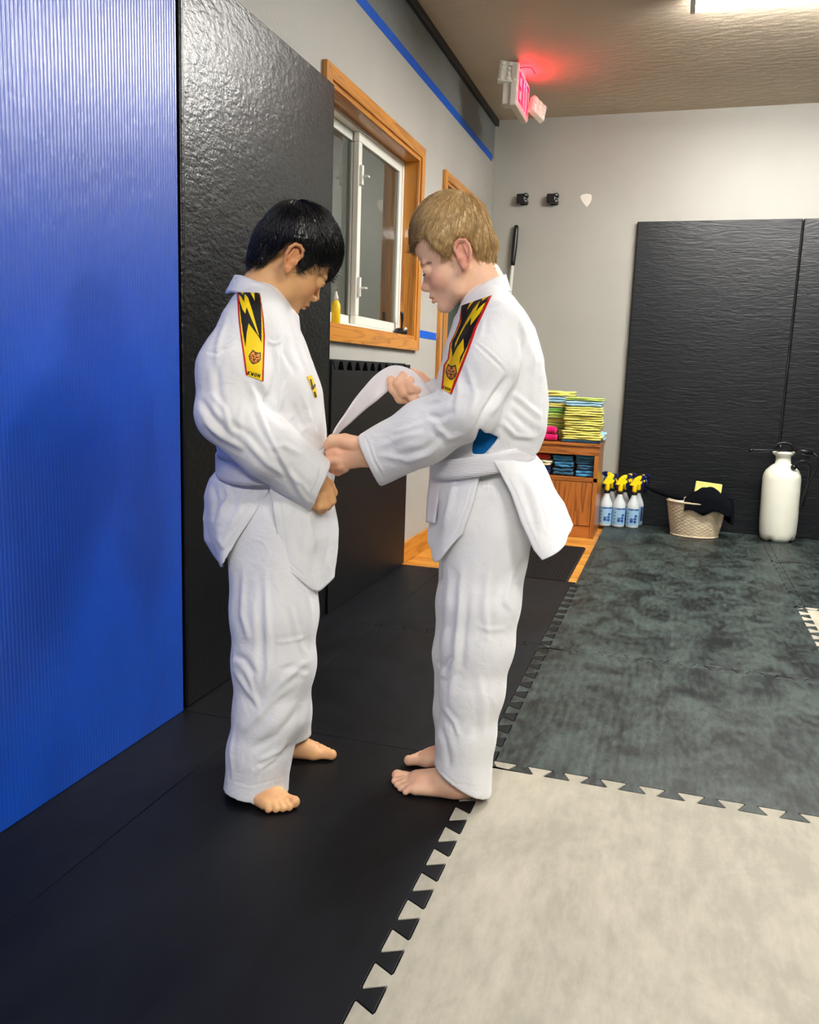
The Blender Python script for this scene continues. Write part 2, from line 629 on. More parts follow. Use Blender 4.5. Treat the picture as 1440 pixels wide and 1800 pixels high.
mat('pane_glass', srgb(196, 210, 204), 0.02, 0.9, trans=1.0, ior=1.75)
child(frame_rect(MB(), WX - 0.118, WX - 0.06, WY0 + 0.001, WY1 - 0.001, WZ0 + 0.001, WZ1 - 0.001, 0.016).build('window_frame', 'vinyl', bevel=0.002), win)
YM = 3.262
s1 = child(frame_rect(MB(), WX - 0.112, WX - 0.092, WY0 + 0.018, YM + 0.02, WZ0 + 0.018, WZ1 - 0.018, 0.034).build('sash', 'vinyl', bevel=0.003), win)
s2 = child(frame_rect(MB(), WX - 0.088, WX - 0.064, YM - 0.02, WY1 - 0.018, WZ0 + 0.018, WZ1 - 0.018, 0.036).build('sash', 'vinyl', bevel=0.003), win)
g = MB().box((WX - 0.104, WY0 + 0.05, WZ0 + 0.05), (WX - 0.1, YM - 0.012, WZ1 - 0.05)).build('pane', 'pane_glass')
child(g, s1)
g = MB().box((WX - 0.078, YM + 0.014, WZ0 + 0.05), (WX - 0.074, WY1 - 0.052, WZ1 - 0.05)).build('pane', 'pane_glass')
child(g, s2)
for zz in (WZ0 + 0.13, WZ0 + 0.56):
    l = MB().box((WX - 0.064, YM - 0.012, zz), (WX - 0.052, YM + 0.008, zz + 0.075))
    l.box((WX - 0.056, YM - 0.004, zz + 0.03), (WX - 0.03, YM + 0.002, zz + 0.038))
    l.box((WX - 0.034, YM - 0.004, zz + 0.03), (WX - 0.03, YM + 0.022, zz + 0.038))
    child(l.build('latch', 'vinyl', bevel=0.002), s2)

# things on the window sill
t = thing('sill_gadget', 'small black gadget at the end of the oak window sill', 'gadget', (WX - 0.03, 3.735, WZ0 + 0.001))
MB().lathe([(0.026, 0), (0.03, 0.006), (0.03, 0.022), (0.022, 0.03), (0.006, 0.032)], 20).build('base', 'black_plastic', t)
MB().tube([(0, 0.006, 0.028), (0, 0.012, 0.05), (0, 0.012, 0.075), (0, 0.004, 0.098), (0, -0.006, 0.1)], [0.006, 0.007, 0.011, 0.011, 0.006], 10, flat=0.6).build('lever', 'black_plastic', t)
MB().tube([(0.018, -0.014, 0.02), (0.026, -0.02, 0.026), (0.03, -0.016, 0.03)], 0.006, 8).build('knob', 'white_plastic', t)
mat('yellow_plastic', srgb(238, 205, 20), 0.4, noise=(9, 0.05, 2))
t = thing('yellow_bottle', 'small yellow squeeze bottle on the sill beside the tall black mat', 'bottle', (WX - 0.035, 2.965, WZ0 + 0.001))
MB().lathe([(0.014, 0), (0.017, 0.004), (0.017, 0.07), (0.012, 0.082), (0.007, 0.088)], 18).build('body', 'yellow_plastic', t)
MB().lathe([(0.0085, 0.087), (0.0085, 0.098), (0.004, 0.112), (0.003, 0.12)], 14).build('cap', 'white_plastic', t)

# ------------------------------------------------------------------ door
dr = struct(bpy.data.objects.new('door_1', None), 'oak framed door with a dark green panel near the room corner', 'door')
COL.objects.link(dr)
dr.location = (WX, DY0, FZ)
mat('green_panel', srgb(38, 66, 66), 0.25, 0.6)
child(recalc(casing(MB(), DY0, DY1, FZ, DZ1, 0.06, 0.02, WX, False).build('casing', ['oak_y', 'oak_z'], bevel=0.002)), dr)
jb = MB().box((WX - 0.12, DY0 - 0.01, DZ1), (WX + 0.004, DY1 + 0.01, DZ1 + 0.012))
jb.box((WX - 0.12, DY0 - 0.012, FZ), (WX + 0.004, DY0, DZ1), 1).box((WX - 0.12, DY1, FZ), (WX + 0.004, DY1 + 0.012, DZ1), 1)
child(jb.build('jamb_lining', ['oak_y', 'oak_z']), dr)
d = MB().box((WX - 0.10, DY0 + 0.004, FZ + 0.008), (WX - 0.065, DY0 + 0.31, DZ1 - 0.004), 0)
d.box((WX - 0.10, DY0 + 0.31, FZ + 0.008), (WX - 0.065, DY0 + 0.40, DZ1 - 0.004), 1)
d.box((WX - 0.10, DY0 + 0.40, FZ + 0.008), (WX - 0.065, DY1 - 0.004, DZ1 - 0.004), 0)
d.box((WX - 0.066, DY0 + 0.004, FZ + 0.008), (WX - 0.058, DY1 - 0.004, FZ + 0.26), 2)
child(d.build('door_leaf', ['green_panel', 'oak_z', 'black_plastic'], bevel=0.002), dr)

# ------------------------------------------------------------------ timber boards seen past the foam tiles
for i, y in enumerate(np.arange(3.60, 5.38, 0.089)):
    b = MB().box((WX + 0.001, y, FZ - 0.006), (-0.34, min(y + 0.0875, 5.39), FZ), 0)
    o = b.build('plank', 'plank' if i % 3 else 'plank_b')
    child(o, fl)


# ------------------------------------------------------------------ interlocking foam tiles
def teeth(L, n, h, seed=0):
    """dovetail line from s=0 to s=L around t=0."""
    p = L / n
    o = 0.10 * p
    pts = [(0, 0)]
    for k in range(n):
        s = k * p
        c = 0.045 * p
        a, b = s + 0.25 * p, s + 0.75 * p
        pts += [(a + o - c, -h), (a + o, -h + c * 0.5), (a - o, h - c * 0.5), (a - o + c, h),
                (b + o - c, h), (b + o, h - c * 0.5), (b - o, -h + c * 0.5), (b - o + c, -h)]
    pts.append((L, 0))
    pts[1] = (pts[1][0], 0 - h)
    return pts


def inset(poly, d):
    n = len(poly)
    out = []
    for i in range(n):
        a, b, c = (Vector(poly[i - 1]), Vector(poly[i]), Vector(poly[(i + 1) % n]))
        e1 = (b - a).normalized()
        e2 = (c - b).normalized()
        n1, n2 = Vector((-e1.y, e1.x)), Vector((-e2.y, e2.x))
        k = 1 + n1.dot(n2)
        m = (n1 + n2) / max(k, 0.4)
        out.append(tuple(b + m * d))
    return out


TOOTH_H = 0.0175


def tile(x0, x1, y0, y1, m, sides, name='mat_tile', zt=0.0, erows=None):
    """sides: S, E, N, W flags; teeth lines are shared between neighbours because they depend on the edge only."""
    poly = []
    nx, ny = max(2, round((x1 - x0) / 0.0832)), max(2, round((y1 - y0) / 0.0832))

    def edge(a, b, n, on, horizontal, fix, rev):
        if not on:
            q = [(a, 0), (b, 0)]
        else:
            q = [(a + s, t_) for s, t_ in teeth(b - a, n, TOOTH_H)]
        q = [(s, fix + t_) if horizontal else (fix + t_, s) for s, t_ in q]
        if rev:
            q = q[::-1]
        return q[:-1]
    poly += edge(x0, x1, nx, sides[0], True, y0, False)
    if erows:
        for ea, eb in erows:
            poly += edge(ea, eb, 11, True, False, x1, False)
        if erows[-1][1] < y1 - 1e-6:
            poly += [(x1, erows[-1][1])]
    else:
        poly += edge(y0, y1, ny, sides[1], False, x1, False)
    poly += edge(x0, x1, nx, sides[2], True, y1, True)
    poly += edge(y0, y1, ny, sides[3], False, x0, True)
    poly = inset(poly, 0.0009)
    o = recalc(MB().prism(poly, FZ, zt).build(name, m, bevel=0.0012, seg=2))
    return child(o, fl)


XC = [-0.353, 0.562, 1.477, 2.392, 3.307, 4.19]
YR = [-2.762, -1.847, -0.932, -0.017, 0.898, 1.813, 2.728, 3.643, 4.558, 5.393]
for i in range(5):
    for j in range(9):
        grey = (i == 0 and j == 4) or (i == 1 and j == 6) or (i == 2 and j == 4)
        m = 'mat_grey' if grey else 'mat_scuffed'
        tile(XC[i], XC[i + 1], YR[j], YR[j + 1], m, (j > 0, i < 4, j < 8, (i > 0) or (1 <= j < 7)))
YL = [(-1.847, -0.017), (-0.017, 1.813), (1.813, 2.728), (2.728, 3.673)]
for j, (ya, yb) in enumerate(YL):
    er = [(p, q) for p, q in zip(YR[:-1], YR[1:]) if p >= ya - 1e-6 and q <= yb + 1e-6]
    tile(-0.962, XC[0], ya, yb, 'mat_black', (j == 3, True, j == 2, False), erows=er)
    tile(WX + 0.002, -0.962, ya, yb, 'mat_black', (False,) * 4, zt=-0.0006)

# ribbed rubber mat lying on the timber
t = thing('rubber_mat', 'ribbed black rubber mat on the timber floor before the cabinet', 'mat', (-0.88, 3.70, FZ))
MB().box((0, 0, 0), (0.485, 0.82, 0.010)).build('base', 'rubber_ribbed', t, bevel=0.003)
rb = MB()
for k in range(54):
    rb.box((0.008, 0.008 + k * 0.015, 0.010), (0.477, 0.0145 + k * 0.015, 0.0145))
for k in range(31):
    rb.box((0.008 + k * 0.0155, 0.008, 0.010), (0.0125 + k * 0.0155, 0.812, 0.0135))
o = rb.build('ribs', 'rubber_ribbed', t)
o['kind'] = 'stuff'

# ------------------------------------------------------------------ wall mats
MX = -1.165
t = thing('wall_mat', 'tall blue ribbed vinyl wall mat', 'mat', (WX, 0, 0))
bm_ = MB()
Y0, Y1, HZ = 0.30, 1.812, 1.83
rib = []
N = 151
pr = [(WX + 0.001, Y0)]
for k in range(N):
    ya = Y0 + (Y1 - Y0) * k / N
    wdt = (Y1 - Y0) / N
    pr += [(MX - 0.0003, ya + 0.0008), (MX + 0.0003, ya + wdt * 0.3), (MX + 0.0003, ya + wdt * 0.75)]
pr += [(MX - 0.004, Y1), (WX + 0.001, Y1)]
pr = [(a - WX, b) for a, b in pr]
bm_.prism(pr, 0.001, HZ)
recalc(bm_.build('cover', 'blue_vinyl', t))
MB().box((0.002, Y1, 0.001), (0.03, Y1 + 0.006, HZ)).build('edge_binding', 'black_plastic', t)


def wall_mat(y0, y1, h, label, m, name='wall_mat', tk=0.033):
    t = thing(name, label, 'mat', (WX, y0, 0))
    q = MB()
    r = 0.004
    q.prism([(0.001, 0), (tk - r, 0), (tk, r), (tk, y1 - y0 - r), (tk - r, y1 - y0), (0.001, y1 - y0)], 0.001, h)
    recalc(q.build('cover', m, t, bevel=0.002))
    return t


t = wall_mat(1.832, 2.758, 1.832, 'tall black wrinkled vinyl wall mat beside the blue one', 'black_vinyl')
MB().box((0.03, 0.010, 0.012), (0.0335, 0.014, 1.82)).box((0.03, 0.912, 0.012), (0.0335, 0.916, 1.82)).build('seam', 'black_plastic', t)
# foam tile standing on edge below the window
t = thing('foam_tile', 'black interlocking foam tile standing on edge under the window', 'mat', (WX, 2.775, 0))
L = 0.92
pl = [(0, 0.001), (L, 0.001), (L, 0.93)]
pl += [(L - s, 0.912 + t_) for s, t_ in teeth(L, 11, 0.0165)][1:-1] + [(0, 0.93)]
q = MB().prism([(a, b) for a, b in pl], 0.012, 0.034, 'x')
recalc(q.build('panel', 'tatami_black', t, bevel=0.001))
MB().box((0.001, 0.002, 0.001), (0.0118, L - 0.004, 0.934)).build('backing', 'tatami_black', t)

# mats on the end wall (leaning flat against it)
BM = 5.354
for x0, x1, lab, in ((-0.300, 0.607, 'black wrinkled vinyl mat on the end wall behind bottles and basket'),
                     (0.612, 1.52, 'black wrinkled vinyl mat on the end wall behind the white tank sprayer'),
                     (1.525, 2.43, 'black wrinkled vinyl mat on the end wall next to the bare wall')):
    t = thing('end_wall_mat', lab, 'mat', (x0, BY, 0), group=None)
    q = MB()
    wd_, r, tk = x1 - x0, 0.005, BY - BM
    q.prism([(0, -0.001), (0, -tk + r), (r, -tk), (wd_ - r, -tk), (wd_, -tk + r), (wd_, -0.001)], 0.001, 1.826)
    recalc(q.build('cover', 'black_vinyl_b', t, bevel=0.002))

# ------------------------------------------------------------------ fluorescent fixtures
mat('lamp_body', srgb(236, 236, 232), 0.4)


def fixture(x0, x1, y0, y1, label, power=1.0, grp=None):
    mat('lamp_lens', (1, 1, 1, 1), 0.4, emit=((1.0, 0.985, 0.95, 1), LAMP_W * power))
    t = thing('ceiling_lamp', label, 'lamp', (x0, y0, CZ), group=grp)
    w_, h_ = x1 - x0, y1 - y0
    MB().box((0, 0.02, -0.03), (w_, h_ - 0.02, -0.0005)).build('housing', 'lamp_body', t, bevel=0.003)
    pf = [(0.0, -0.03), (0.004, -0.05), (0.03, -0.072), (0.07, -0.08), (h_ - 0.07, -0.08), (h_ - 0.03, -0.072), (h_ - 0.004, -0.05), (h_, -0.03)]
    recalc(MB().prism(pf, 0.02, w_ - 0.02, 'x').build('lens', 'lamp_lens', t))
    for a in (0.0, w_ - 0.02):
        pe = [(p - (0.003 if p < h_ / 2 else -0.003), z - 0.003) for p, z in pf]
        pe[0] = (-0.003, -0.0005)
        pe[-1] = (h_ + 0.003, -0.0005)
        recalc(MB().prism(pe, a, a + 0.02, 'x').build('end_cap', 'lamp_body', t))
    return t


fixture(-0.07, 1.15, 3.62, 3.88, 'long fluorescent ceiling lamp nearest the end wall', 2.5)
fixture(1.75, 2.97, 2.30, 2.56, 'fluorescent ceiling lamp over the middle of the hall', 1.4)
fixture(0.45, 1.67, 0.15, 0.41, 'fluorescent ceiling lamp above the grey foam tile', 0.9)
fixture(-0.3, 0.92, -1.7, -1.44, 'fluorescent ceiling lamp nearest the front wall', 2.0)
fixture(-2.6, -1.7, 4.4, 4.6, 'unseen lamp added to brighten the room beyond the window', 0.16)  # added out of sight to lift the tone behind the glass

# ================================================================== things along the end wall
# ------------------------------------------------------------------ exit sign with two lamp heads
mat('sign_white', srgb(214, 208, 196), 0.45)
mat('sign_red', srgb(230, 10, 40), 0.4, emit=(srgb(255, 6, 40), 2.6))
mat('sign_face', srgb(245, 170, 165), 0.4, emit=(srgb(255, 70, 80), 0.9))
mat('led_glass', srgb(226, 228, 214), 0.12, 0.8, bump=[('voro', 60, 0.4, 0.004)])
mat('led_cell', srgb(120, 124, 112), 0.2, 0.8)
t = thing('exit_sign', 'white exit sign with red letters and two lamp heads under the ceiling', 'sign', (-0.88, 4.40, CZ))
MB().box((-0.035, 0.0, -0.215), (0.0, 0.335, -0.025)).build('housing', 'sign_white', t, bevel=0.006)
MB().box((-0.03, 0.10, -0.026), (-0.005, 0.235, -0.0005)).build('ceiling_bracket', 'sign_white', t, bevel=0.002)
MB().box((-0.075, 0.01, -0.205), (-0.035, 0.09, -0.105)).build('battery_box', 'sign_white', t, bevel=0.004)
fc = MB().box((0.0, 0.012, -0.205), (0.003, 0.323, -0.034)).build('face_plate', 'sign_face', t)


def strokes_letters(word, y0, z0, w_, h_, gap, th):
    """block letters in the (y, z) plane; returns list of convex quads."""
    q = []
    for i, ch in enumerate(word):
        a = y0 + i * (w_ + gap)

        def bar(p0, p1, t_=th):
            p0, p1 = Vector(p0), Vector(p1)
            d = (p1 - p0).normalized()
            nrm = Vector((-d.y, d.x)) * t_ / 2
            q.append([(a + p.x, z0 + p.y) for p in (p0 - nrm, p1 - nrm, p1 + nrm, p0 + nrm)])
        H = th / 2
        if ch == 'E':
            bar((H, 0), (H, h_))
            for zz in (H, h_ / 2, h_ - H):
                bar((0, zz), (w_, zz))
        elif ch == 'X':
            bar((H, 0), (w_ - H, h_))
            bar((w_ - H, 0), (H, h_))
        elif ch == 'I':
            bar((w_ / 2, 0), (w_ / 2, h_))
        elif ch == 'T':
            bar((w_ / 2, 0), (w_ / 2, h_))
            bar((0, h_ - H), (w_, h_ - H))
    return q


lt = MB()
for quad in strokes_letters('EXIT', 0.03, -0.19, 0.058, 0.14, 0.014, 0.018):
    lt.prism(quad, 0.003, 0.005, 'x')
recalc(lt.build('lettering', 'sign_red', t))


def lamp_head(c, rot, par):
    h = MB()
    M_ = Euler(rot).to_matrix()
    h.box((-0.05, -0.016, -0.052), (0.05, 0.014, 0.052), 0)
    for i in range(4):
        for j in range(4):
            if i < 3:
                h.lathe([(0.012, 0), (0.011, 0.005), (0.006, 0.007)], 10, (0, 0, 0), 1, True,
                        M=Matrix.Translation((-0.034 + i * 0.034, -0.0155, -0.037 + j * 0.0247)) @ Matrix.Rotation(math.pi / 2, 4, 'X'))
    h.v = [tuple(M_ @ Vector(p) + Vector(c)) for p in h.v]
    o = h.build('lamp_head', ['led_glass', 'white_plastic'], par, bevel=0.008)
    return o


lamp_head((-0.05, 0.02, -0.058), (math.radians(-12), math.radians(6), math.radians(14)), t)
lamp_head((0.055, 0.30, -0.155), (math.radians(-22), math.radians(28), math.radians(48)), t)
MB().tube([(-0.05, 0.03, -0.09), (-0.05, 0.04, -0.115)], 0.014, 12).build('swivel', 'white_plastic', t)
MB().tube([(0.0, 0.30, -0.14), (0.03, 0.30, -0.15)], 0.012, 12).build('swivel', 'white_plastic', t)
wr_ = MB().tube([(-0.01, 0.06, -0.026), (0.02, 0.09, -0.012), (0.05, 0.1, -0.014), (0.062, 0.14, -0.03)], 0.0022, 6)
wr_.build('wire', 'black_plastic', t)
# the sign's own red light, thrown up onto the ceiling from its top slot
sl = bpy.data.lights.new('exit_glow', 'AREA')
sl.shape = 'RECTANGLE'
sl.size, sl.size_y = 0.02, 0.16
sl.energy = 0.30
sl.color = (1.0, 0.02, 0.06)
so = bpy.data.objects.new('exit_glow', sl)
COL.objects.link(so)
so.parent = t
so.location = (0.02, 0.17, -0.075)
so.rotation_euler = (0, math.radians(180 - 38), 0)

# ------------------------------------------------------------------ wall hooks, filler patch, pole
for k, (px, lab) in enumerate(((920, 'black plastic wall hook nearer the room corner'), (973, 'black plastic wall hook next to the white filler patch'))):
    p = ony(px, 352, BY)
    t = thing('wall_hook', lab, 'hook', (p[0], BY, p[2]))
    MB().box((-0.016, -0.006, -0.03), (0.03, -0.0005, 0.03)).build('plate', 'black_plastic', t, bevel=0.003)
    h = MB().box((-0.034, -0.052, -0.024), (0.018, -0.006, 0.03))
    h.box((0.012, -0.058, -0.026), (0.036, -0.006, -0.008))
    h.box((0.012, -0.058, 0.012), (0.036, -0.006, 0.032))
    h.box((0.012, -0.05, -0.008), (0.026, -0.006, 0.012))
    h.build('clamp', 'black_plastic', t, bevel=0.005)
    for zz in (0.02, -0.016):
        MB().sphere((0.024, -0.058, zz), 0.004, 6).build('screw', 'vinyl', t)
mat('filler', srgb(236, 232, 220), 0.75, bump=[('noise', 60, 0.6, 0.004)])
p = ony(1030, 352, BY)
pp = MB()
out = [(-0.036, 0.022), (-0.022, 0.034), (0.0, 0.038), (0.018, 0.036), (0.033, 0.03), (0.036, 0.008), (0.03, -0.014), (0.018, -0.03), (0.008, -0.042), (-0.006, -0.026), (-0.02, -0.01), (-0.03, 0.008)]
pp.prism(out, -0.0025, -0.0002, 'y')
o = recalc(pp.build('filler_patch', 'filler', bevel=0.001))
o.location = (p[0], BY, p[2])
tag(o, 'small rough white filler patch on the grey end wall', 'patch')
mat('white_metal', srgb(226, 226, 216), 0.35, 0.5)
pa, pb = ony(908, 397, 5.372), ony(889, 520, 5.366)
dirv = (pb - pa) / (pa[2] - pb[2])
foot = pa + dirv * (pa[2] - 0.0)
foot[0], foot[1] = -1.10, 5.30
t = thing('mop', 'white mop pole with a black grip leaning on the end wall', 'mop', tuple(foot + np.array([0, 0, FZ])))
A, B = Vector(pa - foot) - Vector((0, 0, FZ)), Vector((0, 0, 0.05))
ga = A.lerp(B, 0.135)
MB().tube([A.lerp(B, 0.125), B], 0.0105, 14).build('pole', 'white_metal', t)
MB().tube([A + (A - B).normalized() * 0.004, A, A.lerp(B, 0.01), A.lerp(B, 0.07), A.lerp(B, 0.12), ga], [0.006, 0.012, 0.0155, 0.0175, 0.015, 0.0125], 14).build('grip', 'black_plastic', t)
MB().box((-0.06, -0.035, 0.0), (0.12, 0.035, 0.03)).box((-0.02, -0.02, 0.03), (0.02, 0.02, 0.07)).build('mop_head', 'pool_blue', t, bevel=0.008)

# ------------------------------------------------------------------ cabinet
CX0, CX1, CY0, CY1, CZ0, CZ1 = -0.815, -0.385, 4.845, 5.165, FZ, 0.528
t = thing('cabinet', 'small oak cabinet with an open shelf above a door', 'cabinet', (CX0, CY0, CZ0))
W_, D_, H_ = CX1 - CX0, CY1 - CY0, CZ1 - CZ0
MB().box((-0.006, -0.008, H_ - 0.018), (W_ + 0.006, D_, H_)).build('top', 'cab_x', t, bevel=0.003)
bd = MB().box((0, 0.012, 0), (0.018, D_, H_ - 0.018)).box((W_ - 0.018, 0.012, 0), (W_, D_, H_ - 0.018)).box((0.018, D_ - 0.008, 0), (W_ - 0.018, D_, H_ - 0.018))
bd.box((0.018, 0.02, 0.335), (W_ - 0.018, D_ - 0.008, 0.35))
bd.build('body', 'cab_z', t, bevel=0.0015)
for z0_, z1_ in ((H_ - 0.068, H_ - 0.0185), (0.327, 0.353)):
    MB().box((0.0, 0, z0_), (W_, 0.013, z1_)).build('rail', 'cab_x', t, bevel=0.002)
for a_ in (0.0, W_ - 0.025):
    MB().box((a_, 0, 0.0), (a_ + 0.025, 0.0128, H_ - 0.068)).build('stile', 'cab_z', t, bevel=0.002)
MB().box((0.025, 0.004, 0.0), (W_ - 0.025, 0.016, 0.07)).build('plinth', 'cab_x', t, bevel=0.002)
dd = MB().box((0.028, -0.002, 0.073), (W_ - 0.028, 0.014, 0.324)).build('door', 'cab_z', t, bevel=0.002)
MB().sphere((0.05, -0.012, 0.28), 0.011, 8).build('knob', 'cab_z', dd)

# ------------------------------------------------------------------ folded cloths
for nm, c in (('cloth_yellow', (236, 228, 122)), ('cloth_lime', (196, 220, 104)), ('cloth_sky', (160, 202, 226)), ('cloth_green', (134, 194, 92)),
              ('cloth_magenta', (206, 18, 96)), ('cloth_teal', (60, 132, 160)), ('cloth_blue', (66, 140, 182)), ('cloth_slate', (48, 92, 120)),
              ('cloth_navy', (16, 34, 110)), ('cloth_red', (190, 40, 22)), ('cloth_cream', (226, 214, 178)), ('cloth_black', (9, 11, 17))):
    mat(nm, srgb(*c), 0.95, 0.1, noise=(40, 0.12, 3), bump=[('noise', 300, 0.6, 0.002), ('noise', 40, 0.4, 0.006)], sheen=0.0 if nm == 'cloth_black' else 0.3)


def folded(w_, d_, h_, m, seed, layers=2, name='folded_cloth'):
    """folded cloth: rounded folded front edge, layered back, slightly wavy."""
    rng = np.random.default_rng(seed)
    mb = MB()
    ph = rng.uniform(0, 6.28, 8)
    lh = h_ / layers
    for l in range(layers):
        n, rows = 14, 12
        ins = rng.uniform(-0.004, 0.004, 4)

        def P(i, k):
            u = i / n
            x = -w_ / 2 + ins[0] + u * (w_ + ins[1])
            # rounded-rect cross-section in (y,z)
            a = 2 * math.pi * k / rows
            cy, cz = math.cos(a), math.sin(a)
            yy = (abs(cy) ** 0.45) * (1 if cy >= 0 else -1) * d_ / 2
            zz = (abs(cz) ** 0.7) * (1 if cz >= 0 else -1) * lh * 0.56
            e = 1 - 0.25 * (abs(2 * u - 1) ** 8)
            wav = 0.10 * lh * math.sin(7 * u + ph[l]) + 0.06 * lh * math.sin(15 * u + ph[l + 2])
            return (x, yy + 0.004 * math.sin(7 * u + ph[l + 3]), (l + 0.5) * lh + zz * e + wav)
        vs = [P(i, k) for i in range(n + 1) for k in range(rows)]
        fs = [(i * rows + k, i * rows + (k + 1) % rows, (i + 1) * rows + (k + 1) % rows, (i + 1) * rows + k) for i in range(n) for k in range(rows)]
        fs += [tuple(range(rows))[::-1], tuple(range(n * rows, (n + 1) * rows))]
        mb.add(vs, fs, 0, True)
    zmin = min(p[2] for p in mb.v)
    mb.v = [(a, b, c - zmin) for a, b, c in mb.v]
    o = mb.build(name, m)
    o['hgt'] = max(p[2] for p in mb.v)
    return recalc(o)


def stack(x, y, z0, specs, w_, d_, seed):
    z = z0
    for k, (m, h_, lab, grp) in enumerate(specs):
        rng = np.random.default_rng(seed + k)
        o = folded(w_ * rng.uniform(0.93, 1.03), d_ * rng.uniform(0.93, 1.02), h_, m, seed + k)
        o.location = (x + rng.uniform(-0.006, 0.006), y + rng.uniform(-0.006, 0.006), z)
        o.rotation_euler = (0, 0, rng.uniform(-0.05, 0.05))
        z += o['hgt'] * 0.985
        del o['hgt']
        tag(o, lab, 'cloth', grp)
    return z


TA = 'taller cloth stack on the cabinet'
TB = 'wider cloth stack on the cabinet'
tz = CZ1 + 0.001
stack(-0.668, 5.082, tz, [('cloth_yellow', 0.030, 'lowest yellow folded cloth of the taller stack, behind the magenta cloth', TA),
                          ('cloth_yellow', 0.028, 'second lowest yellow folded cloth of the taller stack', TA),
                          ('cloth_lime', 0.026, 'lime folded cloth under the green one in the taller stack', TA),
                          ('cloth_yellow', 0.020, 'thin yellow folded cloth between lime ones in the taller stack', TA),
                          ('cloth_lime', 0.032, 'lime folded cloth over the thin yellow one in the taller stack', TA),
                          ('cloth_green', 0.024, 'green folded cloth halfway up the taller stack', TA),
                          ('cloth_yellow', 0.026, 'yellow folded cloth just above the green one', TA),
                          ('cloth_sky', 0.030, 'light blue folded cloth second from top of the taller stack', TA),
                          ('cloth_yellow', 0.030, 'yellow folded cloth topping the taller stack', TA)], 0.215, 0.135, 11)
stack(-0.492, 4.930, tz, [('cloth_slate', 0.012, 'thin grey cloth at the bottom of the wider stack', TB)] +
      [('cloth_yellow', 0.0235, w_ + ' yellow folded cloth from the bottom of the wider stack', TB) for w_ in ('lowest', 'second', 'third', 'fourth', 'fifth', 'sixth', 'seventh')] +
      [('cloth_sky', 0.028, 'light blue folded cloth near the top of the wider stack', TB),
       ('cloth_lime', 0.016, 'thin lime cloth topping the wider stack', TB)], 0.215, 0.135, 41)
o = folded(0.135, 0.12, 0.075, 'cloth_magenta', 77, 2)
del o['hgt']
o.location = (-0.705, 4.925, tz)
tag(o, 'magenta crumpled cloth on the cabinet edge', 'cloth')
o = folded(0.05, 0.13, 0.05, 'cloth_sky', 78, 2)
del o['hgt']
o.location = (-0.402, 5.10, tz)
tag(o, 'light blue cloth behind the wider stack on the cabinet', 'cloth')
SZ = CZ0 + 0.3505
GS = 'cloths on the open cabinet shelf'
stack(-0.463, 4.93, SZ, [('cloth_blue', 0.036, 'bright blue rolled cloth at the base of the shelf stack', GS),
                         ('cloth_slate', 0.026, 'slate blue cloth lying on the bright blue shelf roll', GS),
                         ('cloth_slate', 0.026, 'slate blue cloth lying under the teal shelf cloth', GS),
                         ('cloth_teal', 0.028, 'teal folded cloth on top of the shelf stack', GS)], 0.105, 0.12, 90)
stack(-0.592, 4.935, SZ, [('cloth_slate', 0.040, 'slate folded cloth under the two light blue rolls', GS),
                          ('cloth_blue', 0.032, 'light blue cloth roll on the slate cloth', GS),
                          ('cloth_blue', 0.030, 'light blue cloth roll topping the shelf pile', GS)], 0.115, 0.12, 101)
stack(-0.702, 4.93, SZ, [('cloth_navy', 0.045, 'navy crumpled cloth on the cabinet shelf', GS),
                         ('cloth_cream', 0.03, 'cream cloth over the navy cloth on the shelf', GS),
                         ('cloth_red', 0.03, 'red cloth on top of the cream one on the shelf', GS)], 0.085, 0.12, 111)

# ------------------------------------------------------------------ spray bottles
mat('bottle_plastic', srgb(214, 222, 224), 0.35, 0.5, sub=0.0, trans=0.12)
mat('label_blue', srgb(150, 190, 218), 0.5)
mat('label_navy', srgb(30, 70, 140), 0.5)
mat('label_dark', srgb(14, 22, 78), 0.45)
mat('spray_yellow', srgb(250, 214, 4), 0.4)
mat('spray_navy', srgb(8, 18, 74), 0.3)


